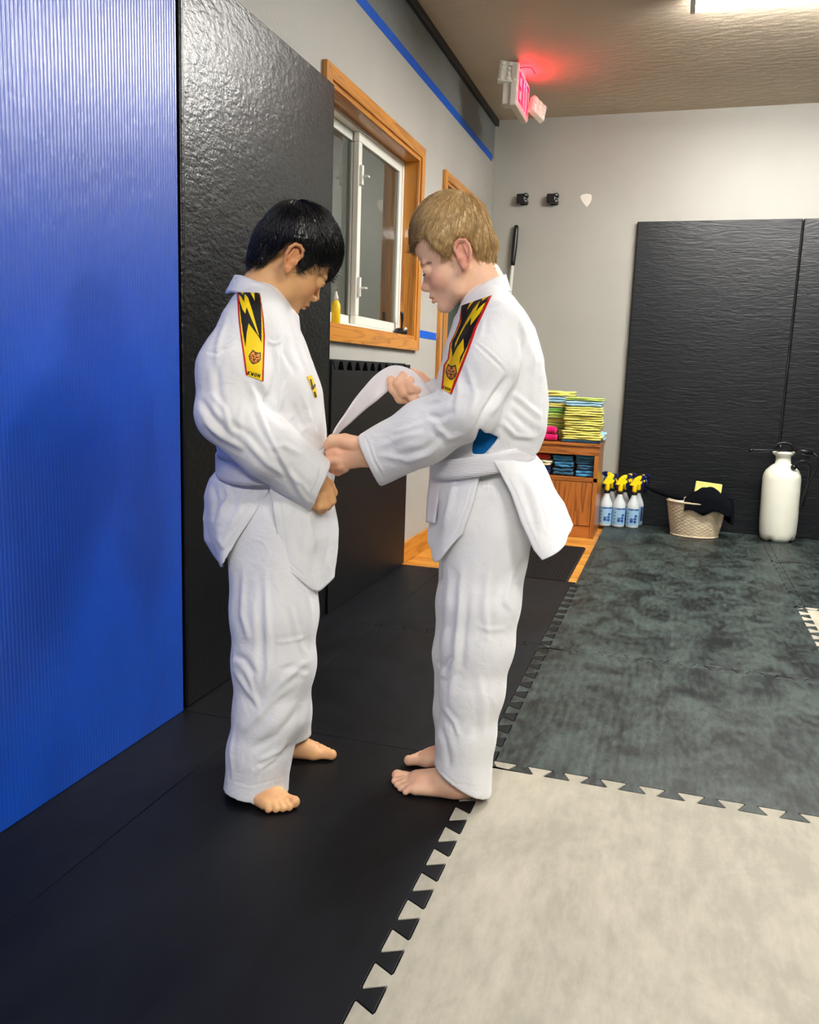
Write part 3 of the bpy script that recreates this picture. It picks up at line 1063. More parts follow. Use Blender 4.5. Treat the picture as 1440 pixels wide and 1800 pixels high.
def spray_bottle(label, group):
    t = thing('spray_bottle', label, 'spray bottle', group=group)
    t.scale = (0.93, 0.93, 1.0)
    k = 1.07
    MB().lathe([(0.034, 0), (0.0405, 0.004), (0.042, 0.012), (0.042, 0.125), (0.041, 0.135), (0.034, 0.155), (0.022, 0.18), (0.0165, 0.195), (0.0155, 0.207)], 28).build('bottle', 'bottle_plastic', t)
    MB().lathe([(0.0424, 0.018), (0.0424, 0.122)], 28, cap=False).build('label', 'label_blue', t)
    ink = MB()

    def patch_on(a0, a1, z0, z1, mi, r=0.0427):
        n = 6
        vs = []
        for z in (z0, z1):
            for i in range(n + 1):
                a = math.radians(a0 + (a1 - a0) * i / n)
                vs.append((r * math.cos(a), r * math.sin(a), z))
        ink.add(vs, [(i, i + 1, n + 2 + i, n + 1 + i) for i in range(n)], mi, True)
    for a, b, z0, z1 in ((-150, -45, 0.111, 0.120), (-128, -102, 0.036, 0.052), (-128, -102, 0.054, 0.062), (-96, -70, 0.034, 0.05), (-96, -70, 0.053, 0.066), (-90, -66, 0.07, 0.084)):
        patch_on(a, b, z0, z1, 0)
    for z in (0.03, 0.05, 0.07, 0.09):
        patch_on(-158, -146, z, z + 0.005, 0)
    patch_on(-38, 60, 0.03, 0.118, 1)
    patch_on(70, 160, 0.03, 0.118, 1)
    ink.build('label_print', ['label_navy', 'label_dark'], t)
    MB().lathe([(0.0185, 0.204), (0.0195, 0.206), (0.0195, 0.219), (0.017, 0.222)], 20).build('collar', 'black_plastic', t)
    # head: local x is the spraying direction
    h = MB()
    h.lathe([(0.0155, 0.221), (0.0155, 0.262), (0.014, 0.268)], 18)
    prof = [(-0.036, 0.262), (-0.03, 0.27), (-0.006, 0.303), (0.014, 0.316), (0.034, 0.322), (0.04, 0.318), (0.036, 0.300), (0.026, 0.292),
            (0.040, 0.286), (0.044, 0.278), (0.036, 0.270), (0.016, 0.262), (-0.012, 0.258)]
    for y0, y1, s_ in ((-0.013, 0.013, 1.0),):
        h.prism(prof, y0, y1, 'y')
    recalc(h.build('spray_head', 'spray_yellow', t, bevel=0.004))
    n_ = MB().box((0.034, -0.012, 0.296), (0.062, 0.012, 0.325))
    n_.lathe([(0.009, 0), (0.009, 0.014)], 14, M=Matrix.Translation((0.06, 0, 0.311)) @ Matrix.Rotation(math.pi / 2, 4, 'Y'))
    n_.build('nozzle', 'spray_navy', t, bevel=0.003)
    tr = MB().tube([(0.04, 0, 0.296), (0.05, 0, 0.27), (0.052, 0, 0.245), (0.062, 0, 0.222)], [0.008, 0.009, 0.009, 0.006], 10, flat=1.3)
    tr.build('trigger', 'spray_navy', t)
    return t


def place_bottle(px, py, dy, rz, lab, first=[None]):
    p = onz(px, py)
    if first[0] is None:
        first[0] = spray_bottle(lab, 'spray bottles by the cabinet')
        o = first[0]
    else:
        o = copy_tree(first[0])
    o.location = (p[0], p[1] + 0.035 + dy, 0.0005)
    o.rotation_euler = (0, 0, rz)
    o['label'] = lab
    return o


place_bottle(1085, 927.5, 0, math.radians(34), 'front spray bottle in the middle of the trio by the cabinet')
place_bottle(1062, 925.5, 0, math.radians(28), 'front spray bottle right against the oak cabinet')
place_bottle(1110, 929, -0.005, math.radians(20), 'front spray bottle next to the basket')
place_bottle(1069, 925, 0.085, math.radians(175), 'rear spray bottle behind the one against the cabinet')
place_bottle(1092, 927, 0.085, math.radians(24), 'rear spray bottle in the middle of its row')
place_bottle(1116, 928, 0.082, math.radians(-14), 'rear spray bottle with its navy nozzle towards the basket')

# ------------------------------------------------------------------ woven basket
mat('wicker', srgb(206, 188, 158), 0.7, 0.25, noise=(25, 0.12, 3))
BC = (0.172, 5.135)
t = thing('laundry_basket', 'cream woven basket holding black clothing', 'basket', (BC[0], BC[1], 0.0))
H = 0.205
vs, fs = [], []
NB, NR = 96, 60
for j in range(NR + 1):
    z = H * j / NR
    f = 0.128 + (0.166 - 0.128) * (j / NR) ** 0.85
    row = int(j / 3)
    prof_ = (0.0, 1.0, 0.55)[j % 3]
    for k in range(NB):
        a = 2 * math.pi * k / NB
        bmp = 0.0048 * prof_ * (0.55 + 0.45 * math.cos(24 * a + math.pi * (row % 2)))
        slope = 0.02 * (j / NR) * math.cos(a)
        vs.append(((f + bmp) * math.cos(a), (f + bmp) * 0.74 * math.sin(a), z - slope * 0.0))
for j in range(NR):
    for k in range(NB):
        fs.append((j * NB + k, j * NB + (k + 1) % NB, (j + 1) * NB + (k + 1) % NB, (j + 1) * NB + k))
fs.append(tuple(range(NB))[::-1])
b = MB().add(vs, fs, 0, True)
n0 = len(b.v)
inner = [((0.160 if j else 0.122) * math.cos(2 * math.pi * k / NB), (0.160 if j else 0.122) * 0.74 * math.sin(2 * math.pi * k / NB), H if j else 0.006) for j in (1, 0) for k in range(NB)]
b.add(inner, [(k, (k + 1) % NB, NB + (k + 1) % NB, NB + k) for k in range(NB)] + [tuple(range(NB, 2 * NB))], 0, True)
b.add([vs[NR * NB + k] for k in range(NB)] + inner[:NB], [(k, (k + 1) % NB, NB + (k + 1) % NB, NB + k) for k in range(NB)], 0, True)
recalc(b.build('basket_body', 'wicker', t))
MB().tube([(0.168 * math.cos(a), 0.168 * 0.74 * math.sin(a), H) for a in np.linspace(0, 2 * math.pi, 61)], 0.006, 8).build('rim', 'wicker', t)
MB().tube([(0.131 * math.cos(a), 0.131 * 0.74 * math.sin(a), 0.006) for a in np.linspace(0, 2 * math.pi, 61)], 0.006, 8).build('foot_ring', 'wicker', t)


def blob_cloth(name, fn, nu, nv, m, th=0.005):
    o = MB().grid(fn, nu, nv).build(name, m, solid=th)
    return o


bx, by = BC


def cap_fn(u, v):
    # crumpled black jacket lying over the front right of the rim
    x = bx - 0.07 + 0.25 * u
    y = by - 0.165 + 0.22 * v
    d = math.hypot((u - 0.5) / 0.5, (v - 0.55) / 0.55)
    z = 0.205 + 0.085 * max(0, 1 - d * d) + 0.008 * math.sin(11 * u + 3 * v) * math.cos(8 * v) + 0.010 * abs(math.sin(6 * u - 4 * v + 0.6)) - 0.006 * abs(math.sin(9 * v + 5 * u))
    if v < 0.2:
        z -= (0.2 - v) * 0.24
        y = by - 0.165 + 0.22 * 0.2 - (0.2 - v) * 0.06
    return (x, y, z)


o = blob_cloth('black_jacket', cap_fn, 26, 22, 'cloth_black')
tag(o, 'crumpled black cap of cloth lying over the basket rim', 'clothing')


def strap_fn(u, v):
    x = bx - 0.30 + 0.30 * u
    y = by - 0.03 + 0.03 * math.cos(3 * u) + (v - 0.5) * 0.05
    z = 0.272 - 0.052 * u + 0.03 * math.cos((v - 0.5) * math.pi) + 0.005 * math.sin(14 * u)
    return (x, y, z)


tb = MB().tube([(bx - 0.30, by + 0.05, 0.268), (bx - 0.25, by + 0.03, 0.248), (bx - 0.17, by - 0.01, 0.232), (bx - 0.10, by - 0.05, 0.226), (bx - 0.075, by - 0.05, 0.222)],
               [0.010, 0.017, 0.021, 0.022, 0.014], 12, flat=0.75)
tag(tb.build('black_sleeve', 'cloth_black'), 'black rolled garment sticking out of the basket towards the bottles', 'clothing')


def hang_fn(u, v):
    a = -0.5 + 1.1 * u
    r = 0.177 + 0.018 * math.sin(4 * u + 2 * v) + 0.03 * v
    x = bx + r * math.cos(a)
    y = by + r * 0.74 * math.sin(a) + 0.02
    z = 0.232 - 0.14 * v + 0.006 * math.sin(9 * u)
    return (x, y, z)


o = blob_cloth('black_garment', hang_fn, 16, 14, 'cloth_black', 0.012)
tag(o, 'black garment hanging over the basket rim on the tank sprayer side', 'clothing')
mat('sponge_lime', srgb(226, 226, 130), 0.9, 0.1, bump=[('voro', 120, 0.4, 0.002)])
q = MB().box((-0.075, -0.012, 0), (0.075, 0.012, 0.10), 0)
o = q.build('sponge', 'sponge_lime', bevel=0.006)
o.location = (bx + 0.055, by + 0.085, 0.21)
o.rotation_euler = (math.radians(-8), math.radians(4), math.radians(-4))
tag(o, 'pale yellow sponge standing in the basket behind the black cloth', 'sponge')
o = folded(0.13, 0.10, 0.03, 'cloth_cream', 131)
del o['hgt']
MATS['cloth_white'] = mat('cloth_white', srgb(232, 232, 226), 0.9, 0.1)
o.data.materials[0] = MATS['cloth_white']
o.location = (bx - 0.055, by + 0.035, 0.17)
tag(o, 'white folded cloth lying in the basket', 'cloth')

# ------------------------------------------------------------------ tank sprayer
mat('tank_plastic', srgb(228, 228, 212), 0.45, 0.4, noise=(7, 0.03, 3), bump=[('noise', 30, 0.05, 0.004)])
t = thing('tank_sprayer', 'white tank sprayer with black wand, hose and ring handle', 'sprayer', (0.636, 5.225, 0.0))
t.rotation_euler = (0, math.radians(-1.6), 0)
pf = [(0.05, 0.012), (0.082, 0.0), (0.095, 0.02), (0.1, 0.05), (0.1035, 0.12), (0.1035, 0.36), (0.1, 0.385), (0.088, 0.41), (0.066, 0.433), (0.043, 0.45), (0.04, 0.47), (0.041, 0.492), (0.057, 0.505), (0.06, 0.515), (0.054, 0.521), (0.03, 0.523)]
n = 48
vs, fs = [], []
for i, (r, z) in enumerate(pf):
    for k in range(n):
        a = 2 * math.pi * k / n
        zz = z
        if i in (1, 2):
            zz = z + 0.013 * max(0, math.cos(4 * a + 2.4)) ** 3
        vs.append((r * math.cos(a), r * math.sin(a), zz))
for i in range(len(pf) - 1):
    for k in range(n):
        fs.append((i * n + k, i * n + (k + 1) % n, (i + 1) * n + (k + 1) % n, (i + 1) * n + k))
fs += [tuple(range(n))[::-1], tuple(range((len(pf) - 1) * n, len(pf) * n))]
MB().add(vs, fs, 0, True).build('tank', 'tank_plastic', t)
hd = MB().tube([(-0.045, 0, 0.522), (-0.048, 0, 0.545), (-0.03, 0, 0.565), (0.0, 0, 0.57), (0.03, 0, 0.565), (0.046, 0, 0.545), (0.045, 0, 0.522)], 0.0075, 10)
hd.tube([(-0.02, 0, 0.52), (-0.02, 0, 0.56)], 0.008, 10)
hd.build('ring_handle', 'black_plastic', t)
MB().lathe([(0.05, 0.5215), (0.05, 0.53), (0.03, 0.534)], 24).build('cap', 'black_plastic', t)
wv = MB().tube([(-0.185, -0.05, 0.524), (-0.16, -0.05, 0.526), (0.07, -0.05, 0.532)], [0.005, 0.0055, 0.0055], 8)
wv.tube([(-0.192, -0.05, 0.522), (-0.166, -0.05, 0.526)], 0.011, 10)
wv.tube([(0.06, -0.05, 0.53), (0.10, -0.05, 0.527), (0.145, -0.05, 0.519)], [0.009, 0.013, 0.010], 10)
wv.tube([(0.075, -0.05, 0.52), (0.13, -0.05, 0.492)], [0.006, 0.005], 8)
wv.build('spray_wand', 'black_plastic', t)
ho = MB().tube([(0.145, -0.05, 0.519), (0.172, -0.05, 0.50), (0.18, -0.05, 0.468), (0.165, -0.05, 0.42), (0.135, -0.06, 0.35), (0.115, -0.06, 0.27), (0.108, -0.06, 0.215), (0.114, -0.06, 0.215), (0.125, -0.06, 0.27), (0.134, -0.06, 0.37), (0.134, -0.07, 0.44), (0.112, -0.08, 0.475), (0.085, -0.085, 0.475), (0.067, -0.08, 0.462), (0.055, -0.07, 0.445)], 0.0058, 8)
ho.build('hose', 'black_plastic', t)
MB().sphere((0.05, -0.066, 0.437), 0.0165, 8).build('outlet_fitting', 'black_plastic', t)

# ================================================================== figures: implicit modelling tools
class Vol:
    """signed distance samples on a regular grid; primitives are merged smoothly inside their own bounds."""

    def __init__(s, lo, hi, h):
        s.lo = np.array(lo, float)
        s.h = h
        s.n = np.maximum(4, np.ceil((np.array(hi) - s.lo) / h).astype(int) + 1)
        s.F = np.full(s.n, 0.5, np.float32)

    def sub(s, lo, hi):
        a = np.clip(np.floor((np.array(lo) - s.lo) / s.h).astype(int), 0, s.n)
        b = np.clip(np.ceil((np.array(hi) - s.lo) / s.h).astype(int) + 1, 0, s.n)
        sl = tuple(slice(int(i), int(j)) for i, j in zip(a, b))
        ax = [(s.lo[k] + s.h * np.arange(a[k], b[k])).astype(np.float32) for k in range(3)]
        return sl, ax[0][:, None, None], ax[1][None, :, None], ax[2][None, None, :]

    def put(s, fn, lo, hi, k=0.0, mode='add'):
        pad = k + 3 * s.h + 0.004
        sl, X, Y, Z = s.sub(np.array(lo) - pad, np.array(hi) + pad)
        if s.F[sl].size == 0:
            return
        d = fn(X, Y, Z).astype(np.float32)
        A = s.F[sl]
        if mode == 'cut':
            A, d = -A, d
        if k > 0:
            h = np.maximum(k - np.abs(A - d), 0) / k
            R = np.minimum(A, d) - h * h * k * 0.25
        else:
            R = np.minimum(A, d)
        s.F[sl] = -R if mode == 'cut' else R

    # --- primitives, local metres
    def ell(s, c, r, k=0.0, mode='add', R=None):
        c = np.array(c, float)
        r = np.array(r, float)
        R = np.eye(3) if R is None else np.array(R, float)      # rows: ellipsoid axes
        ext = np.sqrt(((R * r[:, None]) ** 2).sum(0))

        def fn(X, Y, Z):
            dx, dy, dz = X - c[0], Y - c[1], Z - c[2]
            a = (dx * R[0, 0] + dy * R[0, 1] + dz * R[0, 2])
            b = (dx * R[1, 0] + dy * R[1, 1] + dz * R[1, 2])
            e = (dx * R[2, 0] + dy * R[2, 1] + dz * R[2, 2])
            k0 = np.sqrt((a / r[0]) ** 2 + (b / r[1]) ** 2 + (e / r[2]) ** 2)
            k1 = np.sqrt((a / r[0] ** 2) ** 2 + (b / r[1] ** 2) ** 2 + (e / r[2] ** 2) ** 2) + 1e-9
            return k0 * (k0 - 1) / k1
        s.put(fn, c - ext, c + ext, k, mode)

    def seg(s, a, b, ra, rb, k=0.0, mode='add', qa=1.0, qb=1.0):
        """tapered capsule; q = depth radius / in-plane radius (elliptic section, local y is depth)."""
        a = np.array(a, float)
        b = np.array(b, float)
        ba = b - a
        L2 = float(ba @ ba) + 1e-12
        m = max(ra, rb) * max(1.0, qa, qb)

        def fn(X, Y, Z):
            dx, dy, dz = X - a[0], Y - a[1], Z - a[2]
            t = np.clip((dx * ba[0] + dy * ba[1] + dz * ba[2]) / L2, 0, 1)
            r = ra + (rb - ra) * t
            q = qa + (qb - qa) * t
            ex, ey, ez = dx - t * ba[0], dy - t * ba[1], dz - t * ba[2]
            rho = np.sqrt(ex * ex + ez * ez + (ey / q) ** 2)
            return (rho - r) * np.minimum(1.0, q)
        s.put(fn, np.minimum(a, b) - m, np.maximum(a, b) + m, k, mode)

    def chain(s, pts, k=0.0, kj=0.02, mode='add', hold=None):
        """pts: list of (point, radius, q)."""
        for (a, ra, qa), (b, rb, qb) in zip(pts[:-1], pts[1:]):
            s.seg(a, b, ra, rb, k, mode, qa, qb)

    def halfspace(s, p, nrm, lo, hi, k=0.0):
        p = np.array(p, float)
        nrm = np.array(nrm, float)
        nrm = nrm / np.linalg.norm(nrm)

        def fn(X, Y, Z):
            return -((X - p[0]) * nrm[0] + (Y - p[1]) * nrm[1] + (Z - p[2]) * nrm[2])
        pad = k + 3 * s.h + 0.004
        sl, X, Y, Z = s.sub(np.array(lo), np.array(hi))
        if s.F[sl].size == 0:
            return
        d = fn(X, Y, Z).astype(np.float32)
        s.F[sl] = np.maximum(s.F[sl], -d)

    def polycut(s, poly, y0, y1):
        """remove a prism along depth with the given (x, z) outline."""
        poly = np.array(poly)
        sl, X, Y, Z = s.sub((poly[:, 0].min() - 0.01, y0, poly[:, 1].min() - 0.01), (poly[:, 0].max() + 0.01, y1 + 0.01, poly[:, 1].max() + 0.01))
        d2 = poly_sd(poly, X + 0 * Z, Z + 0 * X)
        d2 = np.maximum(d2, Y - y1)
        s.F[sl] = np.maximum(s.F[sl], (-d2).astype(np.float32))

    def mesh(s):
        F = s.F
        S = F < 0
        c = np.zeros(np.array(F.shape) - 1, np.uint8)
        for i in (0, 1):
            for j in (0, 1):
                for k in (0, 1):
                    c += S[i:F.shape[0] - 1 + i, j:F.shape[1] - 1 + j, k:F.shape[2] - 1 + k]
        act = np.argwhere((c > 0) & (c < 8))
        cid = np.full(c.shape, -1, np.int32)
        cid[act[:, 0], act[:, 1], act[:, 2]] = np.arange(len(act))
        cor = np.array([(i, j, k) for i in (0, 1) for j in (0, 1) for k in (0, 1)])
        val = np.stack([F[act[:, 0] + o[0], act[:, 1] + o[1], act[:, 2] + o[2]] for o in cor], 1)
        acc = np.zeros((len(act), 3))
        cnt = np.zeros(len(act))
        for e0 in range(8):
            for e1 in range(e0 + 1, 8):
                if np.abs(cor[e0] - cor[e1]).sum() != 1:
                    continue
                a, b = val[:, e0], val[:, e1]
                m = (a < 0) != (b < 0)
                t = np.where(m, a / np.where(m, a - b, 1), 0)
                acc += np.where(m[:, None], cor[e0] + t[:, None] * (cor[e1] - cor[e0]), 0)
                cnt += m
        V = s.lo + s.h * (act + acc / cnt[:, None])
        quads = []
        for ax in range(3):
            o1, o2 = [(1, 2), (2, 0), (0, 1)][ax]
            A = np.take(S, range(0, S.shape[ax] - 1), ax)
            B = np.take(S, range(1, S.shape[ax]), ax)
            for sgn in (0, 1):
                E = np.argwhere((A & ~B) if sgn == 0 else (~A & B))
                ok = (E[:, o1] > 0) & (E[:, o2] > 0) & (E[:, o1] < S.shape[o1] - 1) & (E[:, o2] < S.shape[o2] - 1)
                E = E[ok]
                ids = []
                for (u, v) in ((-1, -1), (0, -1), (0, 0), (-1, 0)):
                    q = E.copy()
                    q[:, o1] += u
                    q[:, o2] += v
                    ids.append(cid[q[:, 0], q[:, 1], q[:, 2]])
                ids = np.stack(ids, 1)
                if sgn == 1:
                    ids = ids[:, ::-1]
                quads.append(ids)
        Q = np.concatenate(quads)
        return V, Q


def vnormals(V, Q):
    N = np.zeros_like(V)
    n = np.cross(V[Q[:, 2]] - V[Q[:, 0]], V[Q[:, 3]] - V[Q[:, 1]])
    for k in range(4):
        np.add.at(N, Q[:, k], n)
    return N / (np.linalg.norm(N, axis=1)[:, None] + 1e-12)


def relax(V, Q, it=1, lam=0.5):
    for _ in range(it):
        S = np.zeros_like(V)
        C = np.zeros(len(V))
        for k in range(4):
            a, b = Q[:, k], Q[:, (k + 1) % 4]
            np.add.at(S, a, V[b])
            np.add.at(S, b, V[a])
            np.add.at(C, a, 1)
            np.add.at(C, b, 1)
        V = V + lam * (S / C[:, None] - V)
    return V


def np_mesh(name, V, Q, mats, parent=None, col=None, smooth=True):
    me = bpy.data.meshes.new(name)
    Q = np.asarray(Q)
    me.vertices.add(len(V))
    me.vertices.foreach_set('co', np.asarray(V, np.float32).ravel())
    k = Q.shape[1]
    me.loops.add(Q.size)
    me.loops.foreach_set('vertex_index', Q.ravel().astype(np.int32))
    me.polygons.add(len(Q))
    me.polygons.foreach_set('loop_start', np.arange(0, Q.size, k, dtype=np.int32))
    me.polygons.foreach_set('loop_total', np.full(len(Q), k, np.int32))
    me.polygons.foreach_set('use_smooth', np.full(len(Q), smooth))
    me.update(calc_edges=True)
    me.validate()
    for m in (mats if isinstance(mats, (list, tuple)) else [mats]):
        me.materials.append(MATS[m])
    if col is not None:
        at = me.color_attributes.new('Col', 'FLOAT_COLOR', 'POINT')
        c4 = np.ones((len(V), 4), np.float32)
        c4[:, :3] = col
        at.data.foreach_set('color', c4.ravel())
    o = bpy.data.objects.new(name, me)
    COL.objects.link(o)
    o.parent = parent
    return o


def merge(parts):
    Vs, Qs, Cs, o = [], [], [], 0
    for V, Q, C in parts:
        Vs.append(V)
        Qs.append(Q + o)
        Cs.append(C)
        o += len(V)
    return np.concatenate(Vs), np.concatenate(Qs), np.concatenate(Cs)


class Fig:
    """a standing person: local x = across the view, local y = depth, local z = up, origin on the floor."""

    def __init__(s, O):
        s.O = np.array([O[0], O[1], 0.0])
        v = s.O / np.linalg.norm(s.O)
        s.ed = v
        s.er = np.array([v[1], -v[0], 0])
        s.rz = math.atan2(s.er[1], s.er[0])
        s.s = float((s.O + [0, 0, 0.8] - CAM_C) @ CAM_R[2]) / F_PX      # metres per photo pixel at mid body

    def loc(s, p):
        q = np.array(p) - s.O
        return np.array([q @ s.er, q @ s.ed, q[2]])

    def L(s, px, py, d=0.0):
        r = ray(px, py)
        t = ((s.O + d * s.ed - CAM_C) @ s.ed) / (r @ s.ed)
        return s.loc(CAM_C + r * t)

    def G(s, px, py, z=0.0):
        return s.loc(onz(px, py, z))

    def world(s, V):
        V = np.asarray(V)
        return s.O + V[..., :1] * s.er + V[..., 1:2] * s.ed + V[..., 2:3] * np.array([0, 0, 1.0])

    def pix(s, V):
        q = (s.world(V) - CAM_C) @ CAM_R.T
        return np.stack([720 + F_PX * q[:, 0] / q[:, 2], 900 - F_PX * q[:, 1] / q[:, 2]], 1)

    def P(s, *pts):
        """chain in traced coordinates: (px, py, depth m, radius px[, depth radius m])."""
        out = []
        for p in pts:
            r = p[3] * s.s
            out.append((s.L(p[0], p[1], p[2]), r, (p[4] / r if len(p) > 4 else 1.0)))
        return out

    def camdir(s):
        c = s.loc(CAM_C)
        return c


def fold_strokes(fig, V, N, strokes):
    """cloth creases modelled as relief: (polyline px, amplitude mm, width px[, side]); amplitude tapers to the ends."""
    px = fig.pix(V)
    cam_l = fig.camdir()
    view = cam_l - V
    view /= np.linalg.norm(view, axis=1)[:, None]
    fac = np.clip((N * view).sum(1) * 2.5, 0, 1)
    D = np.zeros(len(V))
    for st in strokes:
        pts, amp, w = np.array(st[0], float), st[1], st[2]
        lo, hi = pts.min(0) - 4 * w, pts.max(0) + 4 * w
        sel = np.where((px > lo).all(1) & (px < hi).all(1) & (fac > 0))[0]
        if len(sel) == 0:
            continue
        p = px[sel]
        seglen = np.linalg.norm(np.diff(pts, axis=0), axis=1)
        tot = seglen.sum()
        best = np.full(len(sel), 1e9)
        bt = np.zeros(len(sel))
        bs = np.zeros(len(sel))
        acc = 0
        for a, b, L in zip(pts[:-1], pts[1:], seglen):
            ba = b - a
            t = np.clip(((p - a) @ ba) / (L * L), 0, 1)
            e = p - a - t[:, None] * ba
            d = np.linalg.norm(e, axis=1)
            sg = np.sign(ba[0] * e[:, 1] - ba[1] * e[:, 0])
            m = d < best
            best[m] = d[m]
            bt[m] = (acc + t[m] * L) / tot
            bs[m] = sg[m]
            acc += L
        sd = best * bs
        tap = np.clip(np.minimum(bt, 1 - bt) * 4, 0.0, 1) ** 0.7
        prof = np.exp(-(sd / w) ** 2) - 0.55 * np.exp(-((sd - 1.9 * w) / (1.2 * w)) ** 2) - 0.35 * np.exp(-((sd + 1.9 * w) / (1.2 * w)) ** 2)
        D[sel] += amp * 0.00145 * prof * tap * fac[sel]
    return D


def wave_noise(V, seed, scale, amp, n=14, stretch=(1, 1, 1)):
    rng = np.random.default_rng(seed)
    D = np.zeros(len(V))
    for i in range(n):
        k = rng.normal(size=3) * scale * np.array(stretch)
        w = V @ k + rng.uniform(0, 6.28)
        D += np.sin(w + 1.3 * np.sin(V @ (rng.normal(size=3) * scale * 0.6)))
    return D * amp / math.sqrt(n)


def stitched_strip(fig, name, m, top, bot, parent, nu=60, nv=6, th=0.003, wav=0.0, seed=0):
    """ribbon between two smooth curves of local points."""
    def spl(P, n):
        P = np.array(P, float)
        d = np.concatenate([[0], np.cumsum(np.linalg.norm(np.diff(P, axis=0), axis=1))])
        t = d / d[-1]
        T = np.linspace(0, 1, n + 1)
        # Catmull-Rom through the points
        out = []
        for x in T:
            i = min(np.searchsorted(t, x, side='right') - 1, len(P) - 2)
            u = (x - t[i]) / (t[i + 1] - t[i])
            p0, p1, p2, p3 = P[max(i - 1, 0)], P[i], P[i + 1], P[min(i + 2, len(P) - 1)]
            m1, m2 = (p2 - p0) / 2, (p3 - p1) / 2
            out.append((2 * u ** 3 - 3 * u ** 2 + 1) * p1 + (u ** 3 - 2 * u ** 2 + u) * m1 + (-2 * u ** 3 + 3 * u ** 2) * p2 + (u ** 3 - u ** 2) * m2)
        return np.array(out)
    A, B = spl(top, nu), spl(bot, nu)
    V = []
    for j in range(nv + 1):
        v = j / nv
        V.append(A + (B - A) * v)
    V = np.concatenate(V)
    w = nu + 1
    Q = np.array([(j * w + i, j * w + i + 1, (j + 1) * w + i + 1, (j + 1) * w + i) for j in range(nv) for i in range(nu)])
    if wav:
        V = V + vnormals(V, Q) * wave_noise(V, seed, 60, wav)[:, None]
    o = np_mesh(name, V, Q, m, parent)
    md = o.modifiers.new('thick', 'SOLIDIFY')
    md.thickness = th
    md.offset = 0
    return o, V


def flap_sheet(fig, name, m, edge, sil, depth, parent, corner=0.0, flare=0.0, th=0.003, seed=0, drop=0.0, nfold=3, amp=0.004, far=1.0, wob=0.0, strokes=None):
    """jacket skirt flap: from its near side edge round the body silhouette to the far side.
    edge / sil: traced (px, py) lists from belt to hem."""
    nu, nv = 110, 70

    def curve(P, t):
        P = np.array(P, float)
        d = np.concatenate([[0], np.cumsum(np.linalg.norm(np.diff(P, axis=0), axis=1))])
        d /= d[-1]
        return np.array([np.interp(t, d, P[:, 0]), np.interp(t, d, P[:, 1])])
    V = []
    for j in range(nv + 1):
        v = j / nv
        e, sl_ = curve(edge, v), curve(sil, v)
        dep = depth[0] + (depth[1] - depth[0]) * v
        E, S_ = fig.L(e[0], e[1], -dep), fig.L(sl_[0], sl_[1], 0.0)
        for i in range(nu + 1):
            u = i / nu * 2 - 1                      # -1 near edge, 0 silhouette, 1 far edge
            a = abs(u) * math.pi / 2
            f = 1 - math.cos(a)
            x = S_[0] + (E[0] - S_[0]) * f
            z = S_[2] + (E[2] - S_[2]) * f
            y = dep * math.sin(a) * (-1 if u < 0 else far)
            z -= drop * v ** 2 * math.exp(-((abs(u) - corner) / 0.28) ** 2)
            rr = amp * v * math.sin(nfold * math.pi * u + seed) + 0.4 * amp * math.sin(5 * u + 7 * v + seed) + wob * math.sin(9 * v + 4 * u + seed)
            sx = 1 if S_[0] > E[0] else -1
            V.append((x + sx * rr * math.cos(a), y + rr * math.sin(a) * (-1 if u < 0 else 1), z))
    V = np.array(V)
    w = nu + 1
    Q = np.array([(j * w + i, j * w + i + 1, (j + 1) * w + i + 1, (j + 1) * w + i) for j in range(nv) for i in range(nu)])
    N = vnormals(V, Q)
    N *= np.sign(((fig.camdir() - V) * N).sum(1))[:, None]
    if strokes:
        V = V + N * fold_strokes(fig, V, N, strokes)[:, None]
    V = V + N * wave_noise(V, int(seed * 10) + 3, 40, 0.0012)[:, None]
    o = np_mesh(name, V, Q, m, parent)
    md = o.modifiers.new('thick', 'SOLIDIFY')
    md.thickness = th
    md.offset = 0
    return o


# ------------------------------------------------------------------ head
class HeadFrame:
    def __init__(s, c, sign, pitch, yaw, roll=0.0, sc=1.0):
        f, sd, u = np.array([sign, 0, 0.0]), np.array([0, -1.0, 0]), np.array([0, 0, 1.0])
        p = math.radians(pitch)
        f, u = math.cos(p) * f - math.sin(p) * u, math.sin(p) * f + math.cos(p) * u
        y = math.radians(yaw)                     # positive: face turns away from the camera
        f, sd = math.cos(y) * f - math.sin(y) * sd, math.cos(y) * sd + math.sin(y) * f
        r = math.radians(roll)
        u, sd = math.cos(r) * u + math.sin(r) * sd, math.cos(r) * sd - math.sin(r) * u
        s.R = np.array([f, sd, u])
        s.c = np.array(c, float)
        s.sc = sc

    def to(s, V):
        return ((V - s.c) @ s.R.T) / s.sc * 1000.0     # mm in head axes

    def frm(s, q):
        return s.c + (np.asarray(q, float) * 0.001 * s.sc) @ s.R


